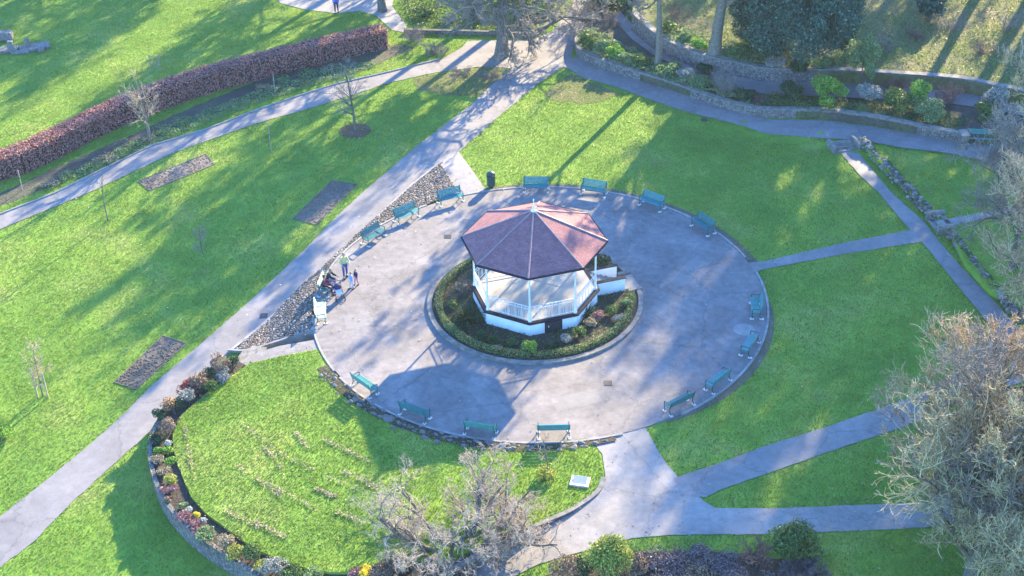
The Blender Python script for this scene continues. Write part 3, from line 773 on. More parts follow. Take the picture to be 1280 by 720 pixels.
def shrub(name, label, loc, w, h, mat, n=900, size=.09, seed=1, cat='shrub', group=None, lumps=10, lump=.5, d=None, stem=True, aspect=1.6):
    r = np.random.default_rng(seed)
    t = empty(name, loc, 0, label, cat, group)
    p, u = clump_points(n, (w / 2, (d or w) / 2, h / 2), r, lumps, lump)
    p[:, 2] += h * .52; p[:, 2] = np.maximum(p[:, 2], .03)
    V, F = leaves(p, size, r, u, aspect)
    link('foliage', np_mesh('foliage', V, F), M[mat], t)
    if stem:
        ww, cc = tree_geo(seed, h * .9, [dict(n=6, tmin=.1, ang=40, ratio=.6, seg=3), dict(n=4, ang=40, ratio=.5, seg=2)], r0=.03, stems=4, splay=.5)
        V, F = join([ww, cc]); link('stem', np_mesh('stem', V, F), M['bark'], t)
    return t

def twiggy(name, label, loc, w, h, mat='twig_red', seed=1, stems=9, group=None, dens=1.0, cat='shrub', min_r=.008):
    t = empty(name, loc, 0, label, cat, group)
    ww, cc = tree_geo(seed, h, [dict(n=max(4, int(9 * dens)), tmin=.1, ang=35, ratio=.55, seg=3, gn=.15, rr=.7), dict(n=int(7 * dens), tmin=.1, ang=38, ratio=.5, seg=3, rr=.7), dict(n=4, tmin=.1, ang=38, ratio=.5, seg=2, rr=.7)], r0=.022, stems=stems, splay=w / h * .55, trunk_frac=.85, trunk_gn=.07, min_r=min_r)
    link('stem', np_mesh('stem', *ww), M[mat], t); link('twigs', np_mesh('twigs', *cc), M[mat], t)
    return t

def hedge(name, label, line, w, h, mat, size=.09, dens=170, zf=base, seed=1, closed=False, hw=0.0):
    """leafy hedge along a centre line"""
    r = np.random.default_rng(seed); P = [np.array(p[:2], float) for p in line]
    t = empty(name, (P[0][0], P[0][1], float(zf(*P[0]))), 0, label, 'hedge'); o0 = np.array(t.location)
    core = ribbon([p for p in P], lambda x, y: zf(x, y) - .05, lambda x, y: zf(x, y) + h - .12, (w - .2) / 2, 1)
    ribbon([p for p in P], lambda x, y: zf(x, y) - .05, lambda x, y: zf(x, y) + h - .125, (w - .2) / 2, -1, core)
    core.v = [tuple(np.array(v) - o0) for v in core.v]
    core.build('branches', M['hedgecore'], t)
    pts = []; nr = []
    for a, b in zip(P[:-1], P[1:]):
        L = np.hypot(*(b - a)); d = (b - a) / L; n_ = np.array([-d[1], d[0]])
        per = w + 2 * h; k = int(L * per * dens)
        s = r.uniform(0, per, k); tt = r.uniform(-.02, 1.02, k)
        side = np.where(s < h, -1, np.where(s < h + w, 0, 1))
        u = np.where(side == 0, s - h - w / 2, side * w / 2); z = np.where(side == 0, h, np.where(side < 0, s, s - h - w))
        # rounded, uneven surface
        q = a[None] + d[None] * (L * tt)[:, None]
        und = hw * np.sin(q[:, 0] * 1.7 + seed) * np.cos(q[:, 1] * 2.3) + r.normal(0, .035, k)
        u = u + np.sign(u) * und * (side != 0); z = z + (und) * (side == 0) - .05 * (np.abs(u) > w * .45) * (side == 0)
        zz = np.array([float(zf(x, y)) for x, y in q]) if callable(zf) else 0
        pts.append(np.stack([q[:, 0] + n_[0] * u, q[:, 1] + n_[1] * u, zz + np.maximum(z, .02)], 1))
        nr.append(np.stack([n_[0] * side, n_[1] * side, (side == 0) * 1.0 + .2], 1))
    V, F = leaves(np.concatenate(pts) - o0, size, r, np.concatenate(nr), jit=.7)
    link('foliage', np_mesh('foliage', V, F), M[mat], t)
    return t

# ------------------------------------------------------------------ bandstand
def bandstand():
    ROT = R(174.0); ZF, ZE, ZA, RF, RO = 1.05, 4.42, 6.30, 3.80, 4.22
    root = empty('bandstand', (0, 0, 0), 0, 'octagonal white bandstand with reddish tiled roof in the middle of the terrace', 'bandstand')
    oc = lambda r, z: [(r * math.cos(ROT + k * math.pi / 4), r * math.sin(ROT + k * math.pi / 4), z) for k in range(8)]
    mb = MB(); mb.lathe([(RF - .16, 0), (RF - .10, .12), (RF - .10, ZF - .12)], 8, a0=ROT); mb.build('plinth', M['white'], root)
    mb = MB(); mb.lathe([(RF - .02, ZF - .118), (RF + .05, ZF - .10), (RF + .05, ZF - .01), (RF + .0, ZF)], 8, a0=ROT); slab = mb.build('slab_edge', M['slab'], root)
    mb = MB(); mb.lathe([(RF - .22, ZF + .001), (RF - .22, ZF + .02)], 8, a0=ROT); mb.build('stage_floor', M['stagefloor'], root)
    # door on the front face between vertices at 264 and 309
    v0, v1 = np.array(oc(RF - .10, 0)[2]), np.array(oc(RF - .10, 0)[3])
    dd = (v1 - v0) / np.linalg.norm(v1 - v0); c = v0 + (v1 - v0) * .50; rz = math.atan2(dd[1], dd[0])
    D = empty('door', (c[0], c[1], .44), rz); D.parent = root
    mb = MB(); mb.box((0, 0, 0), (.92, .06, .80)); mb.build('door_leaf', M['door'], D, bevel=.005)
    mb = MB(); mb.box((-.49, -.01, 0), (.06, .09, .86)); mb.box((.49, -.01, 0), (.06, .09, .86)); mb.box((0, -.01, .43), (1.04, .09, .05)); mb.build('door_frame', M['slab'], D)
    mb = MB(); mb.box((-.3, -.05, .12), (.04, .04, .10)); mb.build('padlock', M['white_metal'], D)
    # columns
    rc = RF - .22
    for k, (x, y, _) in enumerate(oc(rc, 0)):
        mb = MB(); mb.lathe([(.11, ZF), (.11, ZF + .10), (.075, ZF + .14), (.06, ZF + .5), (.052, ZF + 2.7), (.075, ZF + 2.76), (.055, ZF + 2.82), (.055, ZE + .02)], 10, (x, y, 0))
        mb.build('column', M['white_metal'], root, smooth=True)
        a = math.atan2(y, x)
        mb = MB()
        for sgn in (-1, 1):   # curved brackets towards the neighbours
            nx_, ny_ = oc(rc, 0)[(k + sgn) % 8][:2]; d = np.array([nx_ - x, ny_ - y]); d /= np.hypot(*d)
            pts = [(x + d[0] * u, y + d[1] * u, ZE - .75 + .68 * math.sin(u / .75 * math.pi / 2)) for u in np.linspace(.04, .75, 8)]
            mb.tube(pts, .016, 5)
            mb.tube([(x + d[0] * .05, y + d[1] * .05, ZE - .35), (x + d[0] * .4, y + d[1] * .4, ZE - .07)], .012, 5)
            cx, cy = x + d[0] * .22, y + d[1] * .22
            mb.tube([(cx + d[0] * .09 * math.cos(q), cy + d[1] * .09 * math.cos(q), ZE - .22 + .09 * math.sin(q)) for q in np.linspace(0, 6.28, 11)], .010, 4)
        mb.tube([(x, y, ZE - .3), (x * 1.12, y * 1.12, ZE - .03)], .015, 5)
        mb.build('bracket', M['white_metal'], root)
    # ring beam
    mb = MB(); pts = oc(rc, ZE - .02)
    for a, b in zip(pts, pts[1:] + pts[:1]): mb.beam(a, b, .10, .12)
    mb.build('ring_beam', M['white_metal'], root)
    # railings on seven sides (open at the stair side 354..39 -> k=4)
    P = oc(rc, ZF + .02)
    for k in range(8):
        if k == 4: continue
        a, b = np.array(P[k]), np.array(P[(k + 1) % 8]); L = np.linalg.norm(b - a); d = (b - a) / L
        mb = MB(); up = np.array([0, 0, 1.0])
        A0 = a + d * .09; B0 = b - d * .09
        mb.beam(A0 + up * .98, B0 + up * .98, .05, .035); mb.beam(A0 + up * .10, B0 + up * .10, .03, .03); mb.beam(A0 + up * .80, B0 + up * .80, .022, .022)
        nb = 6; W = L - .18
        for i in range(nb + 1):
            q = A0 + d * W * i / nb; mb.tube([q + up * .0, q + up * .98], .013, 5)
        for i in range(nb):
            q = A0 + d * W * (i + .5) / nb; w2_ = W / nb * .34
            arc = [q + d * w2_ * math.cos(t) + up * (.52 + .22 * math.sin(t)) for t in np.linspace(0, math.pi, 7)]
            mb.tube([q + d * w2_ + up * .10] + arc + [q - d * w2_ + up * .10], .010, 4)
            mb.tube([q + up * .10, q + up * .62], .009, 4)
            mb.tube([q + d * .05 * math.cos(t) + up * (.89 + .05 * math.sin(t)) for t in np.linspace(0, 6.28, 8)], .008, 4)
        mb.build('railing', M['white_metal'], root)
    # roof: eight tiled faces with thickness
    E = [Vector(p) for p in oc(RO, ZE)]; apex = Vector((0, 0, ZA))
    bm = bmesh.new(); uvl = bm.loops.layers.uv.new('UVMap')
    for k in range(8):
        a, b = E[k], E[(k + 1) % 8]; vs = [bm.verts.new(p) for p in (a, b, apex)]; f = bm.faces.new(vs)
        m_ = (a + b) / 2; ux = (b - a).normalized(); vy = (apex - m_).normalized()
        for lp in f.loops:
            p = lp.vert.co - m_; lp[uvl].uv = (p.dot(ux) + 3.0 * k, p.dot(vy))
    me = bpy.data.meshes.new('roof'); bm.to_mesh(me); bm.free()
    roof = link('roof', me, M['roof'], root)
    mb = MB(); lo = oc(RO - .06, ZE - .03)
    mb.add(lo + [(0, 0, ZA - .09)], [(k, 8, (k + 1) % 8) for k in range(8)]); mb.build('roof_lining', M['white_metal'], root)
    mb = MB(); r1 = oc(RO + .03, ZE + .005); 
    for a, b in zip(r1, r1[1:] + r1[:1]): mb.beam(np.array(a) - [0, 0, .06], np.array(b) - [0, 0, .06], .07, .12)
    mb.build('gutter', M['slab'], root)
    for k in range(8):
        mb = MB(); e = E[k]; u = (apex - e)
        mb.tube([e + u * t + Vector((0, 0, .015)) for t in np.linspace(-.005, .985, 16)], [.058 if i % 2 else .05 for i in range(16)], 6); mb.build('ridge', M['ridge'], roof)
    mb = MB(); mb.lathe([(.16, ZA - .08), (.18, ZA), (.07, ZA + .06), (.05, ZA + .16), (.09, ZA + .22), (.03, ZA + .30), (.022, ZA + .62), (.05, ZA + .68), (.0, ZA + .80)], 10); mb.build('finial', M['white_metal'], root, smooth=True)
    # stairs on the side whose normal is 16.5 degrees
    na = R(16.5); ap = (RF - .1) * math.cos(math.pi / 8)
    S = empty('staircase', (ap * math.cos(na), ap * math.sin(na), 0), na); S.parent = root
    for s in (-1, 1):
        mb = MB(); mb.box((1.0, s * .72, .49), (1.98, .20, 1.0)); w = mb.build('side_wall', M['white'], S)
        mb = MB(); mb.box((1.02, s * .72, 1.026), (2.08, .28, .05)); mb.build('coping', M['slab'], S, bevel=.008)
    for i in range(6):
        z = .95 - .16 * (i + .0)
        mb = MB(); mb.box((.17 + .34 * i, 0, z / 2), (.34, 1.235, z)); mb.build('step', M['kerb'], S)
bandstand()

# planter around the bandstand
def planter():
    r_out, r_in = 6.42, 6.14; g = R(16.5); gw = R(8)
    arc = np.linspace(g + gw, g + 2 * math.pi - gw, 110)
    mb = ribbon([(math.cos(a) * r_out, math.sin(a) * r_out) for a in arc], -.05, .20, .28, 1)
    tag(mb.build('planter_kerb', M['coping']), 'pale stone kerb circling the planting bed around the bandstand', 'kerb')
    poly = [np.array([math.cos(a) * r_in, math.sin(a) * r_in]) for a in np.linspace(0, 2 * math.pi, 90)[:-1]]
    sheet('planter_soil', poly, M['soil'], zero, .13, grid=1.0)
    land = [np.array([math.cos(g) * u - math.sin(g) * v, math.sin(g) * u + math.cos(g) * v]) for u, v in ((5.1, -.72), (6.40, -.72), (6.40, .72), (5.1, .72))]
    sheet('stair_landing', land, M['paving'], zero, .16, grid=.6, skirt=.1)
    mb = MB()
    for s in (-1, 1):
        a = np.array([math.cos(g) * 5.6 - math.sin(g) * s * .93, math.sin(g) * 5.6 + math.cos(g) * s * .93]); b = np.array([math.cos(g) * 6.42 - math.sin(g) * s * .93, math.sin(g) * 6.42 + math.cos(g) * s * .93])
        mb.beam((*a, .12), (*b, .12), .24, .25)
    tag(mb.build('landing_kerb', M['coping']), 'two short kerbs flanking the landing at the foot of the bandstand stair', 'kerb')
    arc = np.linspace(g + R(13), g + 2 * math.pi - R(13), 70)
    hedge('box_hedge', 'low clipped green hedge ringing the bed around the bandstand', [(math.cos(a) * 5.72, math.sin(a) * 5.72) for a in arc], .34, .30, 'boxleaf', .055, 420, lambda x, y: .13, 11, hw=.03)
planter()

def spiky(name, label, loc, h, n, mat, seed, w=.045, group=None):
    r = np.random.default_rng(seed); a = r.uniform(0, 6.28, n)
    el = r.uniform(.35, 1.5, n); d = np.stack([np.cos(a) * np.cos(el), np.sin(a) * np.cos(el), np.sin(el)], 1)
    P, Rd = grow(np.zeros((n, 3)) + r.normal(0, .05, (n, 3)) * [1, 1, 0], d, r.uniform(.7, 1.1, n) * h, np.full(n, w), 5, .03, .0, .15, r, .45)
    V, F = tubes(P, Rd, 3)
    t = empty(name, loc, 0, label, 'plant', group); link('leaves', np_mesh('leaves', V, F), M[mat], t); return t
PZ = .13
spiky('spiky_plant', 'large spiky green plant in the planter left of the bandstand', at(583, 402, PZ), 1.35, 130, 'ever', 21)
spiky('spiky_plant', 'dark spiky plant in the planter under the right side of the bandstand', at(733, 394, PZ), 1.0, 60, 'ever_dark', 22)
spiky('spiky_plant', 'small grassy plant low in the planter below the plinth at left', at(617, 428, PZ), .6, 70, 'mid', 23, .025)
for i, (px, py, w, h, mat, lab) in enumerate([
    (663, 440, 1.0, .75, 'bright', 'round yellow green shrub in the planter straight below the bandstand'),
    (580, 366, 1.1, .8, 'brownleaf', 'dark brown shrub in the planter beside the left edge of the plinth'),
    (566, 385, .7, .5, 'mid', 'small green shrub between the left hedge and the spiky plant'),
    (563, 412, .8, .4, 'light', 'pale green low plant inside the hedge at lower left of the planter'),
    (602, 424, .9, .5, 'ever', 'dark low shrub in the planter below the spiky plant'),
    (640, 432, .8, .4, 'mid', 'low green plant left of the round yellow green shrub'),
    (690, 436, .8, .4, 'ever', 'low dark plant right of the round yellow green shrub'),
    (706, 428, .9, .55, 'greyleaf', 'greyish shrub in the planter right of the small dark door'),
    (722, 420, 1.1, .5, 'mid', 'green shrub in the planter at lower right near the hedge'),
    (738, 408, .9, .45, 'straw', 'straw coloured dead plant in the middle of the planter at right'),
    (748, 399, .8, .45, 'pinkleaf', 'pinkish dead plant in the planter at right of the plinth'),
    (765, 392, 1.0, .5, 'mid', 'green plant in the planter below the stair wall'),
    (783, 382, .8, .45, 'light', 'pale green plant near the hedge below the stair end'),
    (752, 331, 1.2, .6, 'ever', 'green shrub behind the stair of the bandstand'),
    (775, 400, .8, .35, 'greyleaf', 'grey green low plant by the right curve of the hedge'),
    (622, 438, .7, .3, 'straw', 'tiny straw coloured plant beside the front hedge')]):
    shrub('planter_shrub', lab, at(px, py, PZ), w, h, mat, 700, .07, 100 + i, group='plants around the bandstand', stem=False)

# ------------------------------------------------------------------ benches
def make_bench(paint='teal'):
    root = empty('park_bench', (0, 0, 0)); W = 1.72
    mb = MB()
    for i in range(6): mb.box((0, -.17 + i * .082, .435 + (.010 if i in (0, 5) else 0)), (W, .074, .03))
    mb.build('seat', M[paint], root, bevel=.006)
    mb = MB()
    for i in range(5):
        z = .51 + i * .090; y = -.235 - (z - .45) * .28
        mb.box((0, y, z), (W, .026, .080), m=Matrix.Rotation(R(15), 3, 'X'))
    mb.build('backrest', M[paint], root, bevel=.006)
    for s in (-1, 1):
        x = s * (W / 2 - .06); mb = MB()
        mb.tube([(x, .22, .0), (x, .19, .18), (x, .235, .40), (x, .22, .64)], [.035, .024, .026, .024], 6)
        mb.tube([(x, -.34, .0), (x, -.22, .22), (x, -.22, .42), (x, -.30, .68), (x, -.36, .93)], [.036, .028, .03, .026, .024], 6)
        mb.tube([(x, .25, .60), (x, .20, .66), (x, .0, .66), (x, -.16, .63), (x, -.29, .66)], [.03, .03, .026, .026, .024], 6)
        mb.tube([(x, .22, .40), (x, -.22, .40)], .024, 6)
        mb.tube([(x, .19, .16), (x, .0, .24), (x, -.22, .18)], .018, 5)
        mb.build('end_frame', M['iron'], root)
        for yy in (.22, -.34):
            mb = MB(); mb.box((x, yy, .0), (.16, .24, .07)); mb.build('foot_pad', M['plaquestone'], root, bevel=.01)
    return root
bproto = make_bench('teal'); bproto2 = make_bench('teal_pale')
BN = [
 (561, 250, 0, 'teal bench nearest the side path, at the top end of the upper cobbled bank'),
 (509, 274, 0, 'middle one of the three teal benches in front of the upper cobbled bank'),
 (468, 300, 0, 'lowest of the three teal benches in front of the upper cobbled bank'),
 (670, 234, 0, 'teal bench behind the bandstand roof, first to the right of the litter bin'),
 (742, 242, 0, 'teal bench on the far rim of the terrace, second right of the litter bin'),
 (816, 257, 0, 'teal bench on the far rim of the terrace, third right of the litter bin'),
 (878, 287, 0, 'teal bench at upper right of the terrace, nearest the cross path'),
 (944, 389, 0, 'teal bench on the right rim of the terrace just below the cross path'),
 (937, 436, 0, 'teal bench on the right rim of the terrace, second below the cross path'),
 (897, 481, 0, 'teal bench at lower right of the terrace, third below the cross path'),
 (848, 509, 0, 'teal bench at lower right, nearest the wide exit of the terrace'),
 (692, 543, 0, 'teal bench at the near rim, just left of the wide exit'),
 (601, 541, 0, 'teal bench at the near rim above the bare spreading tree'),
 (519, 520, 0, 'teal bench in the roof shadow at the lower left rim, among the rocks'),
 (456, 487, 0, 'sunlit teal bench at the lower left rim beside the lawn rocks'),
 (395, 396, 1, 'green bench with pale glare painted in at the left rim, below the seated group'),
 (409, 362, 0, 'green bench at the left rim on which two people sit')]
first = {0: True, 1: True}; bench_at = []
for px, py, pal, lab in BN:
    p = at(px, py, .06); v = np.array([p[0], p[1]]) - RC; rad = np.hypot(*v); v /= rad
    rad = min(rad, RR - .45); p = np.array([*(RC + v * rad), .06])
    pr = bproto2 if pal else bproto
    o = pr if first[pal] else copy_tree(pr)
    first[pal] = False
    o.location = p; o.rotation_euler = (0, 0, math.atan2(-v[1], -v[0]) - math.pi / 2 + random.uniform(-.05, .05))
    tag(o, lab, 'bench', 'park benches round the terrace'); bench_at.append(o)
def faded(o, m):
    for ch in o.children:
        if ch.name.startswith(('seat', 'backrest')):
            ch.material_slots[0].link = 'OBJECT'; ch.material_slots[0].material = m
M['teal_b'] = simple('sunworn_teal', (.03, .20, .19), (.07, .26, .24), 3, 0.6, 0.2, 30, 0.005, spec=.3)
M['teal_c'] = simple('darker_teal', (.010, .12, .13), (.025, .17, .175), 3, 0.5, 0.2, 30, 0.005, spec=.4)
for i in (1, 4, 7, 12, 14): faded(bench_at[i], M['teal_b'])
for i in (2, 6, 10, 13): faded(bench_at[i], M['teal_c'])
# alcove bench at the right end of the stone wall
p = at(1224, 178, .45); o = copy_tree(bproto); o.location = (p[0], p[1], bz(p[0], p[1]) + .05); o.rotation_euler = (0, 0, R(172)); o['label'] = 'teal bench in the stone alcove at the right end of the long wall'; del o['group']
pil = at(1203, 184, .4); mb = MB(); mb.box((pil[0], pil[1] + .1, .75), (.5, .9, 1.3)); w_ = mb.build('stone_pillar', M['wall_stone'], bevel=.02); tag(w_, 'stone pillar ending the long low wall beside the alcove bench', 'pillar')
mb = MB(); mb.box((pil[0], pil[1] + .1, 1.45), (.6, 1.0, .09)); mb.build('coping', M['coping'], w_, bevel=.02)

# litter bin
p = at(614, 232, .06); t = empty('litter_bin', p, 0, 'dark green round litter bin on the upper rim of the terrace', 'litter bin')
mb = MB(); mb.lathe([(.24, 0), (.27, .05), (.29, .72), (.31, .74), (.31, .78)], 18); mb.build('bin_body', M['bin'], t)
mb = MB(); mb.lathe([(.30, .90), (.29, .96), (.18, 1.05), (.0, 1.08)], 18); mb.build('bin_hood', M['bin'], t, smooth=True)
mb = MB()
for a in range(4): mb.box((.27 * math.cos(a * 1.57), .27 * math.sin(a * 1.57), .83), (.05, .05, .16))
mb.build('hood_posts', M['bin'], t)
# memorial plaque
p = at(725, 603, .05); t = empty('memorial_plaque', p, R(-14), 'grey metal plaque on a pale stone base set in the lawn corner', 'plaque')
mb = MB(); mb.box((0, 0, .05), (.95, .75, .12)); mb.build('stone_base', M['plaquestone'], t, bevel=.012)
mb = MB(); mb.box((0, .02, .15), (.70, .50, .03), m=Matrix.Rotation(R(12), 3, 'X')); mb.build('plate', M['plaque'], t, bevel=.006)
# manhole covers
p = at(930, 412, .06); mb = MB(); mb.lathe([(.62, 0), (.62, .012)], 24, (p[0], p[1], .055)); tag(mb.build('concrete_patch', M['paving']), 'pale round concrete patch on the terrace by the right hand benches', 'patch')

# ------------------------------------------------------------------ hedges, walls top left
HL = [(-40, 246), (0, 229), (33, 219), (67, 204), (100, 187), (133, 170), (167, 154), (200, 141), (233, 129), (275, 115), (320, 103), (360, 93), (403, 82), (445, 72), (487, 62)]
hp = [A(a, b) for a, b in HL]; hl = []
for i, p in enumerate(hp):
    d = (hp[min(i + 1, len(hp) - 1)] - hp[max(i - 1, 0)])[:2]; d /= np.hypot(*d); hl.append(p[:2] + np.array([-d[1], d[0]]) * 1.0)
hedge('copper_hedge', 'long copper brown beech hedge crossing the top left lawn', hl, 1.6, 1.65, 'beech', .085, 230, base, 31, hw=.06)

# standing stones and slabs at top left
t = empty('standing_stones', A(25, 66), R(-8), 'rough stone slabs with upright stones on the top left lawn', 'stones')
for nm, c, d, rz in [('slab', (-1.6, .1, .12), (2.6, 1.0, .28), .25), ('slab', (.9, .9, .12), (2.4, 1.3, .26), .5), ('slab', (.1, -.1, .10), (1.4, .5, .22), .2), ('upright_stone', (-.7, .0, .5), (.45, .40, 1.05), .2), ('upright_stone', (.35, .9, .45), (.38, .34, .9), .5), ('upright_stone', (1.7, .35, .22), (.55, .35, .5), .5)]:
    mb = MB(); mb.box(c, d, rz); mb.build(nm, M['rock'], t, bevel=.05)
t = empty('stone_block', A(-2, 50), R(5), 'pale stone block cut by the left edge of the photo', 'stone block')
mb = MB(); mb.box((0, 0, .35), (2.4, .8, .7)); mb.build('block', M['rock'], t, bevel=.06)

# ------------------------------------------------------------------ trees in view
tree('bare_tree', 'largest bare tree, thick trunk at the path fork at the top', A(627, 70), 19, 41, bark='bark', twig='twig', r0=.50, trunk_gn=.06, levels=[dict(n=30, tmin=.10, ang=78, ratio=.46, rr=.36, seg=8, gn=.17, up=-.01), dict(n=9, tmin=.15, ang=45, ratio=.5, rr=.6, seg=5, gn=.2, up=.0), *BARE[2:]], min_r=.018)
tree('bare_tree', 'bare tree behind the end of the copper hedge by the pale loop path', A(478, 14), 16, 42, bark='bark', r0=.34, min_r=.016, levels=[dict(n=18, tmin=.14, ang=60, ratio=.5, rr=.42, seg=7, gn=.16, up=.03), *BARE[1:]])
tree('bare_tree', 'slim bare tree with pale trunk rising from the ivy bank', at(822, 84, zb), 14.5, 43, bark='bark_pale', twig='twig', r0=.27, trunk_frac=.8, levels=[dict(n=16, tmin=.46, ang=52, ratio=.42, rr=.45, seg=6, gn=.16, up=.06), *BARE[1:]], min_r=.019)
tree('bare_tree', 'stout bare tree on the upper side of the rough stone wall', at(893, 68, zfar), 16, 44, bark='bark_pale', r0=.46, trunk_gn=.07, levels=[dict(n=18, tmin=.24, ang=60, ratio=.5, rr=.42, seg=7, gn=.16, up=.04), *BARE[1:]], min_r=.021)
SM = [dict(n=22, tmin=.25, ang=48, ratio=.42, rr=.45, seg=5, gn=.10, up=.05, cone=.5), dict(n=8, tmin=.15, ang=42, ratio=.42, rr=.6, seg=3), dict(n=5, tmin=.15, ang=40, ratio=.5, rr=.7, seg=2)]
tree('bare_tree', 'small bare tree standing in a round patch of mulch', A(444, 163), 6.8, 45, SM, r0=.10, twig='twig')
tree('bare_tree', 'small pale bare tree in front of the copper hedge', A(189, 177), 6.8, 46, SM, r0=.12, bark='bark_pale', twig='twig_pale')
tree('bare_tree', 'faint slender sapling in the middle of the left lawn', A(255, 321), 2.9, 47, SM, r0=.03, min_r=.006, twig='twig')
tree('bare_tree', 'sunlit young tree tied inside a timber frame on the left lawn', A(54, 496), 4.2, 48, SM, r0=.045, min_r=.007, twig='twig_pale')
tree('bare_tree', 'very thin young tree with a long straight shadow on the left lawn', A(135, 276), 4.0, 49, [dict(n=10, tmin=.5, ang=20, ratio=.25, rr=.5, seg=3), dict(n=3, ratio=.4, seg=2)], r0=.045, trunk_frac=.95, min_r=.006)
tree('bare_tree', 'small sapling with a flowering base near the benches at the exit', at(684, 594, .05), 2.9, 50, [dict(n=14, tmin=.2, ang=65, ratio=.30, rr=.5, seg=3, up=.02), dict(n=4, ang=45, ratio=.4, seg=2)], r0=.04, trunk_frac=.95, bark='bark_pale', twig='twig_pale')
shrub('low_shrub', 'round yellowish flowering shrub at the foot of the small sapling', at(684, 596, .05), 1.2, .6, 'yellowleaf', 500, .08, 51)
for i, (px, py, h, lab) in enumerate([(339, 190, 2.3, 'thin wooden stake on the left lawn near the mulch circle'), (344, 118, 1.8, 'thin stake in the strip between copper hedge and path'), (28, 238, 1.6, 'thin stake near the path at the left edge')]):
    t = empty('tree_stake', A(px, py), 0, lab, 'stake', 'stakes on the left lawns')
    mb = MB(); mb.tube([(0, 0, -.1), (.02, 0, h)], .035, 6); mb.build('post', M['stake'], t)
    mb = MB(); mb.box((0, 0, h * .6), (.16, .05, .05)); mb.build('tie', M['black'], t)
t = empty('tree_guard', A(54, 497), 0, 'timber guard frame round the sunlit young tree on the left lawn', 'tree guard')
for s in (-1, 1):
    mb = MB(); mb.box((s * .28, 0, .85), (.07, .07, 1.8)); mb.build('post', M['stake'], t)
mb = MB(); mb.box((0, -.05, 1.55), (.66, .03, .09)); mb.box((0, -.05, .9), (.66, .03, .09)); mb.build('crossbar', M['stake'], t)
t = empty('tree_guard', A(195, 90), 0, 'small dark guard frame on the lawn above the copper hedge', 'tree guard')
for s in (-1, 1):
    mb = MB(); mb.box((s * .35, 0, .7), (.06, .06, 1.5)); mb.build('post', M['stake'], t)
mb = MB(); mb.box((0, 0, 1.35), (.76, .04, .06)); mb.box((0, 0, .7), (.76, .04, .06)); mb.build('crossbar', M['stake'], t)

# spreading low tree at the bottom centre
OLD = [dict(n=8, tmin=.25, ang=40, ratio=.50, rr=.60, seg=9, gn=.26, up=.05), dict(n=7, tmin=.2, ang=48, ratio=.55, rr=.52, seg=7, gn=.28, up=.02),
       dict(n=5, tmin=.15, ang=48, ratio=.55, rr=.5, seg=5, gn=.24), dict(n=4, tmin=.1, ang=42, ratio=.55, rr=.6, seg=3, gn=.2)]
tree('spreading_tree', 'wide spreading bare tree with twisted dark limbs at the bottom centre', A(562, 702), 7.6, 61, OLD, r0=.13, stems=12, splay=1.35, trunk_frac=.62, trunk_gn=.15, min_r=.0065, nwood=2, twig='twig_bloom')
tree('spreading_tree', 'smaller twisted bare tree right of the wide one, over the kerb wall', A(624, 682), 5.4, 64, OLD, r0=.10, stems=7, splay=1.1, trunk_frac=.62, trunk_gn=.15, min_r=.0065, nwood=2, twig='twig_bloom')

# right hand trees
WIL = [dict(n=17, tmin=.18, ang=58, ratio=.58, rr=.5, seg=7, gn=.18, up=.09, cone=.3), dict(n=10, tmin=.2, ang=42, ratio=.52, rr=.6, seg=6, gn=.2, up=.07), dict(n=8, tmin=.15, ang=42, ratio=.55, rr=.6, seg=5, gn=.24, up=.06), dict(n=4, tmin=.1, ang=38, ratio=.65, rr=.8, seg=4, gn=.25, up=.10)]
def RT(lab, px, py, zc, H, seed, tw, lv=WIL, **k):
    """tree whose crown centre shows at px,py"""
    p = at(px, py, zc); return tree('twiggy_tree', lab, (p[0], p[1], bz(p[0], p[1])), H, seed, lv, twig=tw, min_r=.017, bark='bark', **k)
RT('pale tan twiggy tree filling the right edge at mid height', 1262, 440, 7.0, 11.0, 71, 'twig_pale', r0=.28)
RT('large olive grey twiggy tree at the lower right corner', 1240, 600, 6.5, 12.0, 72, 'twig_olive', r0=.36)
RT('grey twiggy tree cut by the right edge beneath the pale tan one', 1300, 520, 8.0, 13.0, 73, 'twig', r0=.3)
RT('bare tree with reddish grey twigs above the raised lawn at the right edge', 1285, 235, 6.0, 11.0, 74, 'twig', r0=.22)
RT('pale bare tree beyond the alcove bench at the upper right edge', 1300, 130, 5.0, 9.5, 75, 'twig_pale', r0=.2)
RT('low bare tree over the bottom right corner', 1290, 690, 6.0, 10.0, 76, 'twig_olive', r0=.25)
RT('pale tan tree crown nearest the diagonal path at the right edge', 1318, 330, 5.5, 8.5, 77, 'twig_pale', r0=.24)
RT('pale twiggy tree at the right edge behind the raised lawn', 1300, 290, 6.0, 10.5, 80, 'twig_pale', r0=.22)
RT('olive twiggy tree leaning over the lower cross path at right', 1180, 530, 4.5, 7.5, 78, 'twig_olive', r0=.2)
RT('grey green bare tree low on the right edge behind the corner', 1290, 600, 7.0, 11.5, 79, 'twig', r0=.3)

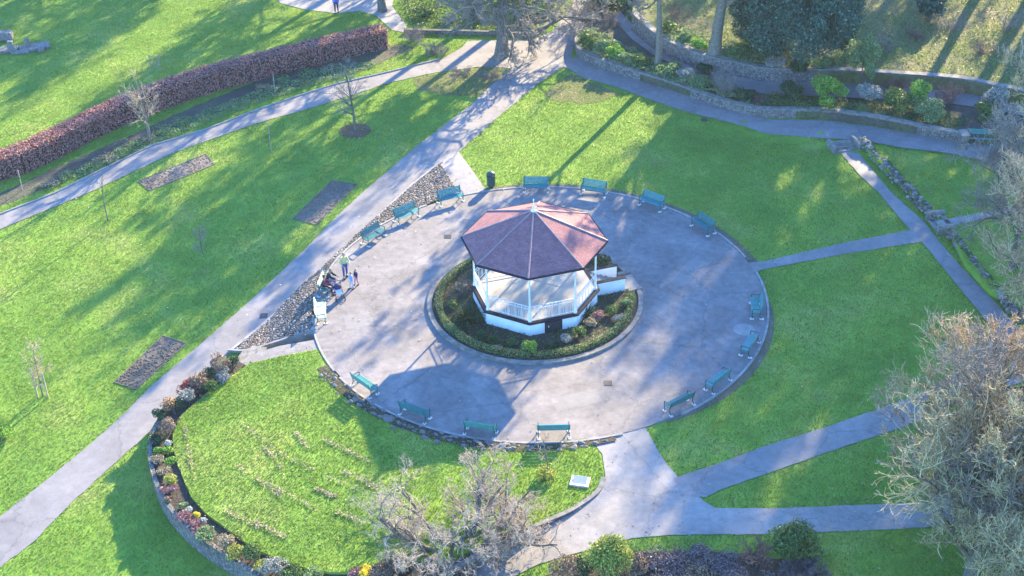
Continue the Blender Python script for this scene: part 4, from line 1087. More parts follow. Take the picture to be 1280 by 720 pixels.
def ever_tree(name, label, loc, w, h, mat, n, size, seed, zc=.55, lumps=30, lump=.32, trunk=.25):
    r = np.random.default_rng(seed); t = empty(name, loc, 0, label, 'tree')
    p, u = clump_points(n, (w / 2, w / 2, h * .48), r, lumps, lump, -.7); p[:, 2] += h * zc
    V, F = leaves(p, size, r, u); link('crown', np_mesh('crown', V, F), M[mat], t)
    ww, cc = tree_geo(seed, h * .9, [dict(n=10, tmin=.2, ang=55, ratio=.4, seg=4), dict(n=5, ratio=.5, seg=3)], r0=trunk)
    V, F = join([ww, cc]); link('trunk', np_mesh('trunk', V, F), M['bark'], t); return t
ever_tree('evergreen_tree', 'big dark blue green evergreen behind the rough wall at the top', at(1000, 78, zfar), 10.4, 11.0, 'ever_dark', 120000, .12, 81, lumps=110, lump=.22, zc=.38)
ever_tree('evergreen_tree', 'smaller dark evergreen hidden behind the big one at the top', at(952, 52, zfar), 6.0, 7.5, 'ever_dark', 45000, .12, 82, zc=.38, lumps=60)
ever_tree('feathery_tree', 'small feathery pale green tree leaning over the rough wall', at(1074, 112, zb), 2.9, 4.6, 'light', 6500, .11, 83, lumps=22, lump=.3, trunk=.06)
ever_tree('evergreen_tree', 'dark ivy covered tree deep inside the twigs at lower right', A(1262, 668), 7.5, 8.0, 'ever_dark', 40000, .15, 84, zc=.42, lumps=46)
ever_tree('evergreen_tree', 'small dark evergreen standing on the upper lawn at top right', at(1162, 22, zfar), 2.4, 3.0, 'ever_dark', 5500, .14, 85, zc=.45)

# shrubs in the bank ---------------------------------------------------
bank = [
 (735, 62, 1.6, 1.2, 'mid', 'green shrub at the left tip of the shrub bank by the path fork'),
 (752, 66, 1.6, 1.1, 'light', 'pale green shrub second from the left tip of the bank'),
 (768, 74, 1.7, 1.2, 'bright', 'brightest shrub left of the slim pale trunk'),
 (782, 80, 1.5, .9, 'light', 'pale shrub between the brightest one and the slim trunk'),
 (800, 84, 1.6, .9, 'mid', 'green shrub just left of the slim pale trunk'),
 (838, 92, 1.7, .9, 'light', 'pale leafy clump just right of the slim pale trunk'),
 (856, 100, 1.6, .9, 'greyleaf', 'grey green clump on the wall right of the slim trunk'),
 (872, 108, 1.5, .8, 'light', 'pale green clump left of the brown twiggy shrub'),
 (880, 92, 1.3, .8, 'ever', 'dark green shrub behind the brown twiggy shrub'),
 (930, 124, 1.8, .8, 'ever', 'low dark green shrub right of the brown twiggy shrub'),
 (988, 122, 2.0, 1.2, 'ever', 'dark green shrub left of the big bright shrub'),
 (1034, 130, 2.9, 1.8, 'bright', 'big bright yellow green shrub on the bank by the terrace path'),
 (1082, 128, 2.2, 1.5, 'greyleaf', 'grey green loose shrub under the feathery tree'),
 (1118, 138, 2.6, 1.6, 'mid', 'broad mid green shrub right of the spiky rosette'),
 (1143, 132, 2.2, 1.9, 'bright', 'tall bright shrub at the right of the bank'),
 (1160, 150, 2.4, 1.5, 'light', 'pale green shrub sloping towards the wall at the right of the bank'),
 (1228, 150, 2.0, 1.4, 'mid', 'green shrub behind the alcove bench'),
 (1246, 136, 2.2, 1.6, 'greyleaf', 'grey shrub tangled in bare twigs beyond the alcove bench')]
for i, (px, py, w, h, mat, lab) in enumerate(bank):
    shrub('bank_shrub', lab, at(px, py, zb), w, h, mat, 1500 if w < 2 else 2600, .11, 200 + i, group='shrubs on the bank')
twiggy('twiggy_shrub', 'brown twiggy shrub on the bank below the stout bare tree', at(905, 118, zb), 2.4, 1.9, 'twig', 231)
twiggy('twiggy_shrub', 'pinkish twiggy shrub at the right of the bank beside the bright one', at(1180, 128, zb), 2.0, 1.5, 'twig_red', 232)
twiggy('twiggy_shrub', 'small pinkish twiggy shrub behind the broad green one', at(1120, 113, zb), 1.8, 1.2, 'twig_red', 233)
twiggy('twiggy_shrub', 'low reddish brush right of the brown twiggy shrub', at(950, 128, zb), 2.6, .7, 'twig_red', 234, stems=14)
spiky('spiky_plant', 'pale green spiky rosette on the bank above the low wall', at(1076, 141, zb), .8, 80, 'light', 235, .03)
up_sh = [(835, 40, 1.6, .8, 'mid', 'scrubby green plant above the left end of the rough wall'), (858, 50, 1.3, .7, 'light', 'pale scrub on the upper edge left of the stout tree'), (873, 62, 1.4, .9, 'bright', 'bright scrub at the foot of the stout bare tree'), (925, 72, 2.0, 1.1, 'mid', 'scrub right of the stout tree on the wall top'), (940, 60, 1.8, 1.2, 'bright', 'bright scrub left of the big dark evergreen'), (968, 84, 1.8, .8, 'greyleaf', 'grey ivy clump on the wall under the big evergreen'), (1030, 84, 1.6, .8, 'light', 'pale ivy clump on the wall right below the big evergreen'), (1000, 88, 1.6, .6, 'ever', 'dark ivy tuft on the rough wall under the big evergreen')]
for i, (px, py, w, h, mat, lab) in enumerate(up_sh):
    shrub('bank_shrub', lab, at(px, py, zfar), w, h, mat, 1100, .11, 250 + i, group='scrub along the rough wall top')
# shrubs beyond the boundary wall at the top centre
tc = [(532, 20, 2.2, .8, 'mid'), (565, 28, 2.0, .9, 'light'), (600, 22, 2.4, 1.0, 'mid'), (655, 30, 2.2, 1.3, 'ever'), (672, 18, 1.6, .9, 'bright'), (690, 8, 2.6, 1.6, 'ever'), (645, 8, 2.4, 1.2, 'mid'), (745, 20, 2.6, 1.8, 'ever'), (770, 22, 2.8, 2.0, 'ever'), (800, 12, 2.8, 1.8, 'mid')]
tcl = ['low green shrub behind the hedge end at the top', 'pale low shrub left of the biggest trunk', 'green low shrub just left of the biggest trunk', 'dark shrub just right of the biggest trunk', 'small bright shrub right of the biggest trunk', 'dark shrub at the top beside the path bend', 'green shrub at the top behind the biggest trunk', 'dark shrub at the top above the left tip of the bank', 'broad dark shrub above the bank left of the slim trunk', 'green shrub at the top edge above the slim trunk']
for i, ((px, py, w, h, mat), lab) in enumerate(zip(tc, tcl)):
    shrub('bank_shrub', lab, A(px, py), w, h, mat, 1300, .12, 270 + i, group='shrubs along the top edge')
for i, (px, py, w, h, lab) in enumerate([(545, 66, 3.0, 1.1, 'low grey brush between the copper hedge and the sunlit paving'), (520, 52, 2.4, 1.4, 'grey brush at the end of the copper hedge'), (575, 92, 3.0, .8, 'low thin brush in the lawn corner at the path fork'), (612, 96, 2.6, .8, 'low thin brush under the biggest bare tree'), (728, 30, 2.8, 2.2, 'tall grey brush hanging over the path bend at the top'), (760, 38, 2.6, 1.8, 'grey brush above the left tip of the shrub bank')]):
    twiggy('twiggy_shrub', lab, A(px, py), w, h, 'twig', 290 + i, stems=12, group='grey brush round the path fork')

for i, (px, py, w, h, lab) in enumerate([(1100, 62, 3.2, 1.3, 'thin brush on the upper lawn right of the feathery tree'), (1142, 48, 3.0, 1.2, 'thin brush on the upper lawn left of the lone dark evergreen'), (1186, 36, 3.4, 1.5, 'thin brush on the upper lawn right of the lone dark evergreen'), (1228, 66, 3.2, 1.4, 'thin brush on the upper lawn near the top right corner'), (1262, 34, 3.2, 1.6, 'tall thin brush at the top right corner'), (845, 22, 3.0, 1.4, 'thin brush on the upper lawn between the slim and the stout trunks')]):
    twiggy('twiggy_shrub', lab, at(px, py, zfar), w, h, 'twig_red' if i % 2 else 'twig', 600 + i, stems=8, group='thin brush on the upper lawn', dens=.8)

# ivy and ground cover ------------------------------------------------------
def cover(name, label, poly, zf, n, h, size, mat, seed):
    r = np.random.default_rng(seed); q = poly_points(poly, n, seed)
    hh = h * (.35 + .65 * np.abs(np.sin(q[:, 0] * 1.9 + seed) * np.cos(q[:, 1] * 2.3 + 1.1 * np.sin(q[:, 0])))) * r.uniform(.5, 1, n) ** .5
    keep = hh > h * .26; q = q[keep]; hh = hh[keep]
    z = np.array([float(zf(x, y)) for x, y in q])
    V, F = leaves(np.stack([q[:, 0], q[:, 1], z + hh], 1), size, r, np.tile([0, -.2, 1.0], (len(q), 1)), 1.4, .8)
    tag(link(name, np_mesh(name, V, F), M[mat]), label, 'ground cover', kind='stuff')
cp1 = [at(a, b, zb) for a, b in [(724, 40), (722, 58), (745, 72), (800, 91), (860, 111), (935, 132), (940, 122), (900, 106), (868, 96), (820, 78), (780, 60), (745, 40)]]
cover('ivy', 'light green ivy and leafy ground cover on the bank round the slim tree', cp1, zb, 9000, .55, .12, 'light', 701)
cp2 = [at(a, b, zb) for a, b in [(940, 136), (1100, 146), (1195, 165), (1210, 150), (1150, 134), (1050, 126), (960, 118)]]
cover('ground_cover', 'dull brown and green ground cover on the bank behind the long wall', cp2, zb, 5000, .3, .10, 'mid', 702)
cp3 = [at(a, b, zfar) for a, b in [(826, 48), (880, 68), (930, 80), (1000, 86), (1050, 86), (1050, 76), (960, 68), (900, 52), (850, 34)]]
cover('ivy', 'pale scrubby ivy along the top of the rough stone wall', cp3, zfar, 6000, .4, .11, 'light', 703)
cp4 = [A(a, b) for a, b in [(95, 226), (150, 200), (195, 180), (270, 150), (340, 124), (430, 96), (470, 84), (470, 78), (420, 86), (330, 112), (250, 142), (180, 172), (130, 196), (90, 216)]]
cover('ground_cover', 'pale low plants in the strip between the copper hedge and the path', cp4, base, 6500, .22, .10, 'light', 704)
cover('ground_cover', 'mixed low plants covering the soil of the bed around the bandstand', [np.array([math.cos(a) * 5.5, math.sin(a) * 5.5]) for a in np.linspace(0, 6.28, 60)[:-1]], lambda x, y: .13, 7000, .14, .07, 'mid', 706)
cp5 = [A(a, b) for a, b in [(520, 36), (600, 38), (650, 40), (690, 20), (700, -10), (500, -10), (505, 20)]]
cover('ground_cover', 'straggly scrub behind the dark low wall at the top', cp5, base, 9000, .35, .11, 'mid', 705)

for nm_, ln, sd in (('upper', [(1074, 182), (1095, 200), (1115, 222), (1141, 250), (1168, 279)], 711), ('lower', [(1186, 297), (1209, 327), (1240, 366)], 712)):
    up_ = PX([(a - 3, b - 2) for a, b in ln]); lo_ = PX([(a + 9, b + 1) for a, b in ln])
    cover('ground_cover', f'moss and low weeds growing over the {nm_} part of the rough rock wall', up_ + lo_[::-1], lambda x, y: bz(x, y) + .3, 1500, .25, .09, 'mid', sd)

# flower bed on the curved wall ------------------------------------------
bed = [
 (291, 459, 1.1, .7, 'ever', 'low dark green plant nearest the stone steps in the flower bed'),
 (280, 475, 1.1, .6, 'greyleaf', 'grey leaved low plant on the lawn side near the steps'),
 (262, 490, 1.0, .6, 'mid', 'low green plant on the lawn side of the large brown heather'),
 (276, 462, 1.5, 1.0, 'brownleaf', 'dark reddish brown shrub at the top end of the flower bed by the steps'),
 (262, 474, 1.1, .7, 'ever', 'dark green shrub second from the steps in the flower bed'),
 (249, 486, 1.4, .95, 'brownleaf', 'large brown heather below the dark green shrub'),
 (235, 492, 1.1, .8, 'redleaf', 'bright red brown shrub on the path side of the flower bed'),
 (234, 503, 1.0, .85, 'greyleaf', 'pale topped round shrub just below the red one'),
 (224, 512, .9, .6, 'ever', 'small dark green shrub inside the bend of the bed'),
 (213, 516, 1.0, .85, 'orangeleaf', 'orange tan round shrub near the corner of the long path'),
 (202, 524, .9, .6, 'ever', 'dark green tuft beside the start of the curved wall'),
 (209, 542, 1.1, .95, 'brownleaf', 'round light brown shrub below the orange tan one'),
 (197, 552, .9, .5, 'ever', 'low dark plant tight against the curved wall top'),
 (210, 556, .45, .22, 'whitepetal', 'small whitish flowers below the round light brown shrub'),
 (198, 566, .6, .3, 'bright', 'small bright green tuft near the curved wall'),
 (209, 566, .6, .3, 'bright', 'small bright green tuft near the lawn edge'),
 (198, 577, .8, .3, 'straw', 'straw coloured plant by the wall below two green tufts'),
 (212, 581, .7, .4, 'bright', 'green plant halfway down the flower bed'),
 (205, 592, .8, .35, 'straw', 'dry brown tuft left of the lawn edge'),
 (214, 602, .9, .35, 'yellowleaf', 'pale yellow green tuft above the pink patch'),
 (212, 617, 1.0, .3, 'pinkleaf', 'upper pink heather patch in the flower bed'),
 (211, 628, .6, .3, 'brownleaf', 'little dark brown tuft under the upper pink patch'),
 (229, 635, .5, .3, 'light', 'pale green tuft between the two pink patches'),
 (236, 640, .4, .25, 'whitepetal', 'cluster of small white flowers near the lawn edge'),
 (232, 650, 1.1, .3, 'pinkleaf', 'lower pink heather patch in the flower bed'),
 (246, 646, .35, .3, 'daff', 'small yellow flowers beside the lower pink patch'),
 (254, 653, .4, .25, 'whitepetal', 'white flowers right of the yellow ones'),
 (244, 659, .9, .25, 'pinkleaf', 'thin pink patch below the lower pink heather'),
 (260, 676, 1.1, .7, 'light', 'two toned pale green shrub on the wall side'),
 (283, 684, 1.1, .8, 'straw', 'tan topped shrub right of the two toned one'),
 (293, 697, 1.1, .6, 'yellowleaf', 'variegated yellow shrub near the bottom of the bed'),
 (316, 699, 1.2, .85, 'mid', 'round solid green shrub near the bottom of the bed'),
 (327, 712, .8, .5, 'yellowleaf', 'small yellow green tuft below the round green shrub'),
 (342, 718, 1.2, .9, 'greyleaf', 'pale silver grey round shrub at the bottom edge'),
 (368, 722, 1.2, .7, 'mid', 'green shrub right of the silver grey one at the bottom edge'),
 (392, 726, 1.2, .7, 'light', 'pale green shrub at the bottom edge below the lawn'),
 (456, 718, .8, .4, 'daff', 'yellow flowers left of the spreading tree at the bottom edge'),
 (445, 722, .8, .4, 'pinkleaf', 'pink flowers at the bottom edge left of the yellow ones'),
 (478, 716, 1.2, .6, 'brownleaf', 'brown shrub under the left branches of the spreading tree'),
 (505, 710, 1.3, .7, 'straw', 'dry tan shrub under the spreading tree')]
for i, (px, py, w, h, mat, lab) in enumerate(bed):
    shrub('border_plant', lab, at(px, py, -.08), w, h, mat, int(500 + 500 * w), .065, 300 + i, group='plants in the curved flower bed', stem=h > .6)
for i, (px, py, w, h, m_, lab) in enumerate([(530, 712, 2.2, .7, 'twig_red', 'brown tangle below the lawn edge under the spreading tree'), (580, 706, 2.4, .9, 'twig_red', 'dense tangle at the foot of the spreading tree'), (615, 692, 2.2, .8, 'twig_red', 'purplish tangle right of the spreading tree stems'), (648, 668, 2.0, .8, 'twig_red', 'reddish brush on the lawn side of the kerb wall')]):
    twiggy('twiggy_shrub', lab, A(px, py), w, h, m_, 340 + i, stems=14, group='tangled brush under the spreading tree')
# bottom bed
shrub('clipped_shrub', 'clipped block of yellow green leaves by the lower path at the bottom', A(762, 716), 2.5, 2.1, 'yellowleaf', 6500, .09, 361, lumps=24, lump=.5, d=1.9)
shrub('clipped_shrub', 'clipped dark green shrub by the lower path at the bottom right', A(992, 698), 2.4, 1.7, 'mid', 6000, .09, 362, lumps=22, lump=.55, d=1.9)
shrub('low_shrub', 'small green bush cut by the left edge of the photo', A(2, 548), 1.5, .7, 'bright', 900, .08, 363)
twiggy('twiggy_shrub', 'bare reddish shrub left of the clipped dark green one', A(946, 702), 1.9, 1.2, 'twig_red', 364)
twiggy('twiggy_shrub', 'upright lilac brown stems below the clipped dark green shrub', A(1000, 724), 2.3, 1.3, 'lilacleaf', 365, stems=24, min_r=.012)
for i, (px, py, w, h, m_, lab) in enumerate([(706, 718, 2.0, .7, 'brownleaf', 'brown shrub left of the clipped yellow green block'), (735, 716, 1.3, .8, 'ever', 'dark shrub hugging the clipped yellow green block'), (790, 712, 1.6, .8, 'brownleaf', 'brown shrub right of the clipped yellow green block'), (815, 706, 1.6, .6, 'lilacleaf', 'lilac brown heather at the left of the bottom bed'), (845, 704, 1.8, .5, 'lilacleaf', 'lilac heather in the middle of the bottom bed'), (876, 702, 1.8, .6, 'lilacleaf', 'purple heather right of the middle of the bottom bed'), (905, 708, 1.8, .5, 'lilacleaf', 'lilac heather near the bare reddish shrub'), (830, 722, 2.0, .5, 'lilacleaf', 'front lilac heather cut by the bottom edge'), (872, 722, 2.0, .5, 'brownleaf', 'front brown heather cut by the bottom edge'), (915, 724, 2.0, .5, 'lilacleaf', 'front heather below the bare reddish shrub')]):
    shrub('border_plant', lab, A(px, py), w, h, m_, 1300, .07, 370 + i, group='heathers in the bottom bed', stem=False)
# ground plants along the ditch
for i, (px, py, w) in enumerate([(184, 182, 1.2), (170, 190, 1.6), (152, 199, 1.5), (132, 208, 1.8), (108, 219, 1.7), (82, 228, 1.6), (60, 238, 1.6), (205, 170, 1.8), (228, 160, 1.8), (330, 118, 1.5), (355, 108, 1.7), (385, 100, 1.8), (415, 93, 1.6)]):
    shrub('verge_plant', ['pale low plant in the strip beside the path below the copper hedge', 'pale low plant in the strip beside the path below the copper hedge'][0], A(px, py - 6), w, .35, 'light' if i % 3 else 'straw', 350, .08, 400 + i, group='low plants in the strip below the copper hedge', stem=False)

# trees outside the frame whose shadows fall into it ------------------------
BIG = [dict(n=18, tmin=.34, ang=55, ratio=.55, rr=.5, seg=7, gn=.14, up=.06), dict(n=8, tmin=.25, ang=42, ratio=.5, rr=.6, seg=5, gn=.15, up=.04), dict(n=8, tmin=.2, ang=42, ratio=.5, rr=.6, seg=4, gn=.16, up=.02), dict(n=6, tmin=.15, ang=40, ratio=.5, rr=.6, seg=3, gn=.15), dict(n=3, tmin=.15, ang=38, ratio=.6, rr=.8, seg=2, gn=.12)]
TALL = [dict(n=15, tmin=.58, ang=50, ratio=.42, rr=.5, seg=7, gn=.14, up=.06, cone=.2)] + BIG[1:]
# x, y, mesh, scale, tall form
off = [(-4, 64, 0, 1.1, 0), (-13, 66, 1, 1.1, 0), (-24, 64, 2, 1.0, 0), (-33, 70, 0, 1.1, 0), (-44, 66, 1, 1.0, 0), (-18, 78, 2, 1.2, 0),
       (2, 53, 0, 1.15, 1), (6, 54, 1, 1.25, 1), (35, 56, 1, 1.35, 1), (36, 50, 2, 1.3, 1), (41.5, 48, 0, 1.42, 1), (49, 51, 1, 1.85, 1), (51, 56, 2, 1.95, 1), (56, 51, 0, 1.8, 1), (58, 62, 0, 1.8, 1),
       (45, 61, 2, 1.6, 1), (53, 46, 0, 1.4, 1),
       (31, 68, 1, 1.0, 0), (48, 70, 1, 1.2, 0), (62, 68, 0, 1.2, 0), (-12, 57, 0, 1.0, 1),
       (47, 35, 2, 1.1, 0), (53, 40, 0, 1.1, 0)]
offl = []
for i, (x, y, k, sc_, tl) in enumerate(off):
    t = tree('tall_bare_tree', 'tall bare woodland tree standing beyond the edges of the photo', (x, y, bz(x, y)), 16, 500 + k + 10 * tl, TALL if tl else BIG, group='woodland trees around the park', rz=i * 2.1, key=f'big{k}{tl}', trunk_frac=.85 if tl else .75, r0=.38, min_r=.014 if tl else .018)
    t.scale = (sc_,) * 3

# ------------------------------------------------------------------ people
def skin_obj(name, verts, edges, radii, mat, parent, root=0, sub=2):
    me = bpy.data.meshes.new(name); me.from_pydata(verts, edges, []); o = bpy.data.objects.new(name, me); C.objects.link(o); o.parent = parent
    md = o.modifiers.new('skin', 'SKIN'); md.use_smooth_shade = True
    for i, v in enumerate(me.skin_vertices[0].data):
        r_ = radii[i]; v.radius = (r_, r_) if not hasattr(r_, '__len__') else r_; v.use_root = (i == root)
    s = o.modifiers.new('sub', 'SUBSURF'); s.levels = sub; s.render_levels = sub
    me.materials.append(mat); return o

def person(label, loc, rz, pose='stand', top='c_navy', legs='c_jeans', hair='hair_dark', scale=1.0, arms=None, lean=0.0, group=None):
    t = empty('person', loc, rz, label, 'person', group); t.scale = (scale,) * 3
    # facing +y
    if pose == 'stand':
        pel = Vector((0, 0, .93)); hip = [Vector((s * .095, 0, .90)) for s in (-1, 1)]
        knee = [Vector((s * .11, .03 + .05 * s, .50)) for s in (-1, 1)]; ank = [Vector((s * .12, .0 + .12 * s, .09)) for s in (-1, 1)]
    else:
        pel = Vector((0, -.05, .53)); hip = [Vector((s * .095, 0, .52)) for s in (-1, 1)]
        knee = [Vector((s * .13, .42, .52)) for s in (-1, 1)]; ank = [Vector((s * .13, .44 + .04 * s, .09)) for s in (-1, 1)]
    f = Vector((0, math.sin(lean), math.cos(lean)))
    ch = pel + f * .34; nk = pel + f * .54; hd = nk + Vector((0, math.sin(lean) * .10 + .02, .10)); tp = hd + Vector((0, .01, .12))
    sh = [ch + f * .13 + Vector((s * .18, 0, 0)) for s in (-1, 1)]
    arms = arms or [((s * .05, .02, -.28), (s * .04, .10, -.52)) for s in (-1, 1)]
    el = [sh[i] + Vector(arms[i][0]) for i in (0, 1)]; wr = [sh[i] + Vector(arms[i][1]) for i in (0, 1)]
    toe = [a + Vector((0, .15, -.05)) for a in ank]
    # body
    v = [pel, ch, nk, hd, tp]; e = [(0, 1), (1, 2), (2, 3), (3, 4)]; rr = [(.13, .10), (.14, .10), .05, (.085, .10), (.07, .08)]
    for i in (0, 1):
        n = len(v); v += [sh[i], el[i], wr[i]]; e += [(1, n), (n, n + 1), (n + 1, n + 2)]; rr += [.055, .042, .028]
        d = (wr[i] - el[i]).normalized(); side = d.cross(Vector((0, 0, 1)) if abs(d.z) < .9 else Vector((0, 1, 0))).normalized()
        pm = wr[i] + d * .06; m = len(v); v += [pm]; e += [(n + 2, m)]; rr += [(.035, .018)]
        for k, (ln, off_) in enumerate([(.075, -.03), (.085, -.01), (.08, .01), (.065, .03)]):
            q = len(v); b_ = pm + d * .03 + side * off_; v += [b_, b_ + d * ln * .6 + Vector((0, 0, -.008)), b_ + d * ln + Vector((0, 0, -.02))]; e += [(m, q), (q, q + 1), (q + 1, q + 2)]; rr += [.010, .009, .007]
        q = len(v); v += [wr[i] + d * .03 + side * .035, wr[i] + d * .065 + side * .06]; e += [(m, q), (q, q + 1)]; rr += [.011, .009]
        n = len(v); v += [hip[i], knee[i], ank[i], toe[i]]; e += [(0, n), (n, n + 1), (n + 1, n + 2), (n + 2, n + 3)]; rr += [.085, .058, .04, .035]
    skin_obj('body', v, e, rr, M['skin'], t)
    # face details + hair
    mb = MB(); 
    for s in (-1, 1): mb.box(hd + Vector((s * .032, .088, .02)), (.022, .012, .012))
    mb.build('eyes', M['hair_dark'], t)
    mb = MB(); mb.tube([hd + Vector((0, .085, .02)), hd + Vector((0, .112, -.012))], [.009, .014], 6); mb.build('nose', M['skin'], t)
    bm = bmesh.new(); bmesh.ops.create_uvsphere(bm, u_segments=14, v_segments=10, radius=1)
    for q in bm.verts:
        if q.co.y > .45 and q.co.z < .35: q.co.y = .3
        q.co = Vector((q.co.x * .102, q.co.y * .118 - .018, q.co.z * .118 + .055)) + hd
        if q.co.z < hd.z - .04: q.co.y -= .01
    me = bpy.data.meshes.new('hair'); bm.to_mesh(me); bm.free(); link('hair', me, M[hair], t, smooth=True)
    # jacket
    v = [pel + f * -.02, ch, ch + f * .14]; e = [(0, 1), (1, 2)]; rr = [(.165, .135), (.175, .135), (.085, .08)]
    for i in (0, 1):
        n = len(v); w2_ = el[i].lerp(wr[i], .9); v += [sh[i], el[i], w2_]; e += [(1, n), (n, n + 1), (n + 1, n + 2)]; rr += [.078, .062, .048]
    skin_obj('jacket', v, e, rr, M[top], t)
    v = [pel + Vector((0, 0, .03))]; e = []; rr = [(.145, .12)]
    for i in (0, 1):
        n = len(v); a2 = knee[i].lerp(ank[i], .92); v += [hip[i], knee[i], a2]; e += [(0, n), (n, n + 1), (n + 1, n + 2)]; rr += [.10, .075, .058]
    skin_obj('trousers', v, e, rr, M[legs], t)
    for i in (0, 1):
        mb = MB(); mb.box(ank[i].lerp(toe[i], .45) + Vector((0, .01, -.025)), (.095, .27, .085)); mb.build('shoe', M['c_black'], t, bevel=.02)
    return t
bo = bench_at[-1]; br = bo.rotation_euler.z; bl = Vector(bo.location)
def onb(x, y=-.02, z=-.03): return bl + Matrix.Rotation(br, 3, 'Z') @ Vector((x, y, z))
person('person in a dark red jacket sitting on the bench beside the pushchair', onb(.38), br, 'sit', 'c_darkred', 'c_navy', 'hair_dark', lean=.12, arms=[((-.06, .08, -.26), (.0, .30, -.34)), ((.06, .08, -.26), (.0, .30, -.34))])
person('person in a dark top with pale trousers leaning forward on the far bench end', onb(-.42), br, 'sit', 'c_black', 'c_pink', 'hair_fair', lean=.45, arms=[((-.05, .18, -.22), (.02, .40, -.30)), ((.05, .18, -.22), (-.02, .40, -.30))])
person('standing person in a pale yellow jacket and blue jeans near the bench', at(432, 346, .06), R(200), 'stand', 'c_hivis', 'c_jeans', 'hair_fair', scale=1.0, arms=[((-.10, .05, -.26), (-.02, .26, -.36)), ((.10, .05, -.26), (.02, .26, -.36))])
person('small child in a light blue top standing by the group', at(440, 361, .06), R(120), 'stand', 'c_skyblue', 'c_pale', 'hair_fair', scale=.70)
person('child in a dark purple coat close behind the child in light blue', at(446, 356, .06), R(130), 'stand', 'c_navy', 'c_pink', 'hair_fair', scale=.66)
person('person in a bright blue top and dark trousers walking on the top loop path', A(421, 16), R(180), 'stand', 'c_blue', 'c_navy', 'hair_dark', scale=1.0)
# pushchair
t = empty('pushchair', at(424, 372, .06), R(200), 'dark pushchair with blue seat and white blanket facing the bench', 'pushchair')
for s in (-1, 1):
    mb = MB(); mb.tube([(s * .24, -.40, .95), (s * .24, -.05, .45), (s * .24, .38, .12)], .016, 6); mb.tube([(s * .24, -.05, .45), (s * .24, -.34, .12)], .016, 6); mb.build('frame', M['black'], t)
    for y, r_ in ((.40, .10), (-.36, .13)):
        mb = MB(); a = [(s * .27, y + r_ * math.cos(q), r_ + r_ * .95 * math.sin(q)) for q in np.linspace(0, 2 * math.pi, 15)]; mb.tube(a, .022, 6, cap=False); mb.tube([(s * .25, y, r_), (s * .29, y, r_)], .03, 8); mb.build('wheel', M['black'], t)
mb = MB(); mb.tube([(-.24, -.40, .95), (.24, -.40, .95)], .02, 6); mb.build('handle', M['black'], t)
mb = MB(); mb.box((0, .02, .42), (.38, .36, .06)); mb.box((0, -.20, .62), (.38, .06, .46), m=Matrix.Rotation(R(20), 3, 'X')); mb.build('seat', M['c_blue'], t, bevel=.02)
mb = MB(); mb.lathe([(.24, 0), (.22, .10), (.14, .19), (.0, .22)], 14, (0, -.14, .68)); mb.build('hood', M['c_navy'], t, smooth=True)
mb = MB(); mb.box((0, .12, .48), (.36, .42, .06), m=Matrix.Rotation(R(-12), 3, 'X')); mb.build('blanket', M['c_pale'], t, bevel=.025)

# ------------------------------------------------------------------ grass blades
def blades(name, label, poly, zf, dens, seed, h=.07, off=0.0, mat='blade', exclude=()):
    r = np.random.default_rng(seed); P = np.array([p[:2] for p in poly]); lo, hi = P.min(0), P.max(0)
    n = int(np.prod(hi - lo) * dens); q = r.uniform(lo, hi, (n, 2)); k = inside(P, q[:, 0], q[:, 1])
    for e in exclude: k &= ~inside(np.array([p[:2] for p in e]), q[:, 0], q[:, 1])
    q = q[k]; n = len(q)
    # tufts gather in clumps
    w = .5 * np.sin(q[:, 0] * 1.3 + 2 * np.sin(q[:, 1] * .9)) + r.normal(0, .7, n)
    k = w > -1.6; q = q[k]; w = w[k]; n = len(q)
    z = np.asarray(zf(q[:, 0], q[:, 1]), float) + off
    a = r.uniform(0, np.pi, n); hh = h * r.uniform(.5, 1.4, n) * (1 + .25 * np.clip(w, -1, 1)); ww = r.uniform(.014, .034, n)
    dx, dy = np.cos(a) * ww, np.sin(a) * ww; lx, ly = r.normal(0, .035, n), r.normal(0, .035, n)
    V = np.stack([np.stack([q[:, 0] - dx, q[:, 1] - dy, z - .01], 1), np.stack([q[:, 0] + dx, q[:, 1] + dy, z - .01], 1), np.stack([q[:, 0] + lx, q[:, 1] + ly, z + hh], 1)], 1).reshape(-1, 3)
    o = link(name, np_mesh(name, V, np.arange(3 * n).reshape(n, 3)), M[mat])
    tag(o, label, 'grass', kind='stuff'); return n
# soil clods and weeds in the bare beds, fallen leaves, drains ---------------
q_ = []
for b_ in BEDS:
    pp = PX(b_)
    for x, y in poly_points(pp, 420, 77): q_.append([x, y, bz(x, y) + .03])
q_ = np.array(q_); V, F = scatter_rocks(q_, rng.uniform(.02, .075, len(q_)), 78, .6)
tag(link('soil_clods', np_mesh('soil_clods', V, F), M['bedsoil']), 'lumps of dug soil scattered in the bare beds', 'soil', kind='stuff')
lp = []
for (cx, cy, sx, sy, n) in [(1000, 110, 90, 12, 300),(640, 90, 90, 25, 900), (445, 165, 40, 15, 400), (190, 190, 60, 20, 350), (820, 130, 90, 25, 600), (600, 200, 120, 50, 500), (360, 330, 130, 90, 700), (1000, 300, 160, 120, 900), (640, 400, 260, 150, 700), (900, 640, 200, 50, 700), (250, 250, 200, 100, 500)]:
    for _ in range(n // 3):
        a_, b_ = rng.normal(cx, sx), rng.normal(cy, sy)
        if 0 < a_ < 1280 and 0 < b_ < 720:
            p_ = A(a_, b_); lp.append([p_[0], p_[1], max(p_[2], 0.0 if np.hypot(p_[0] - RC[0], p_[1] - RC[1]) > RR else .06) + .05])
V, F = leaves(np.array(lp), .085, rng, np.tile([0, 0, 1.0], (len(lp), 1)), 1.5, .35)
tag(link('fallen_leaves', np_mesh('fallen_leaves', V, F), M['straw']), 'brown fallen leaves blown over the lawns and paths', 'leaves', kind='stuff')
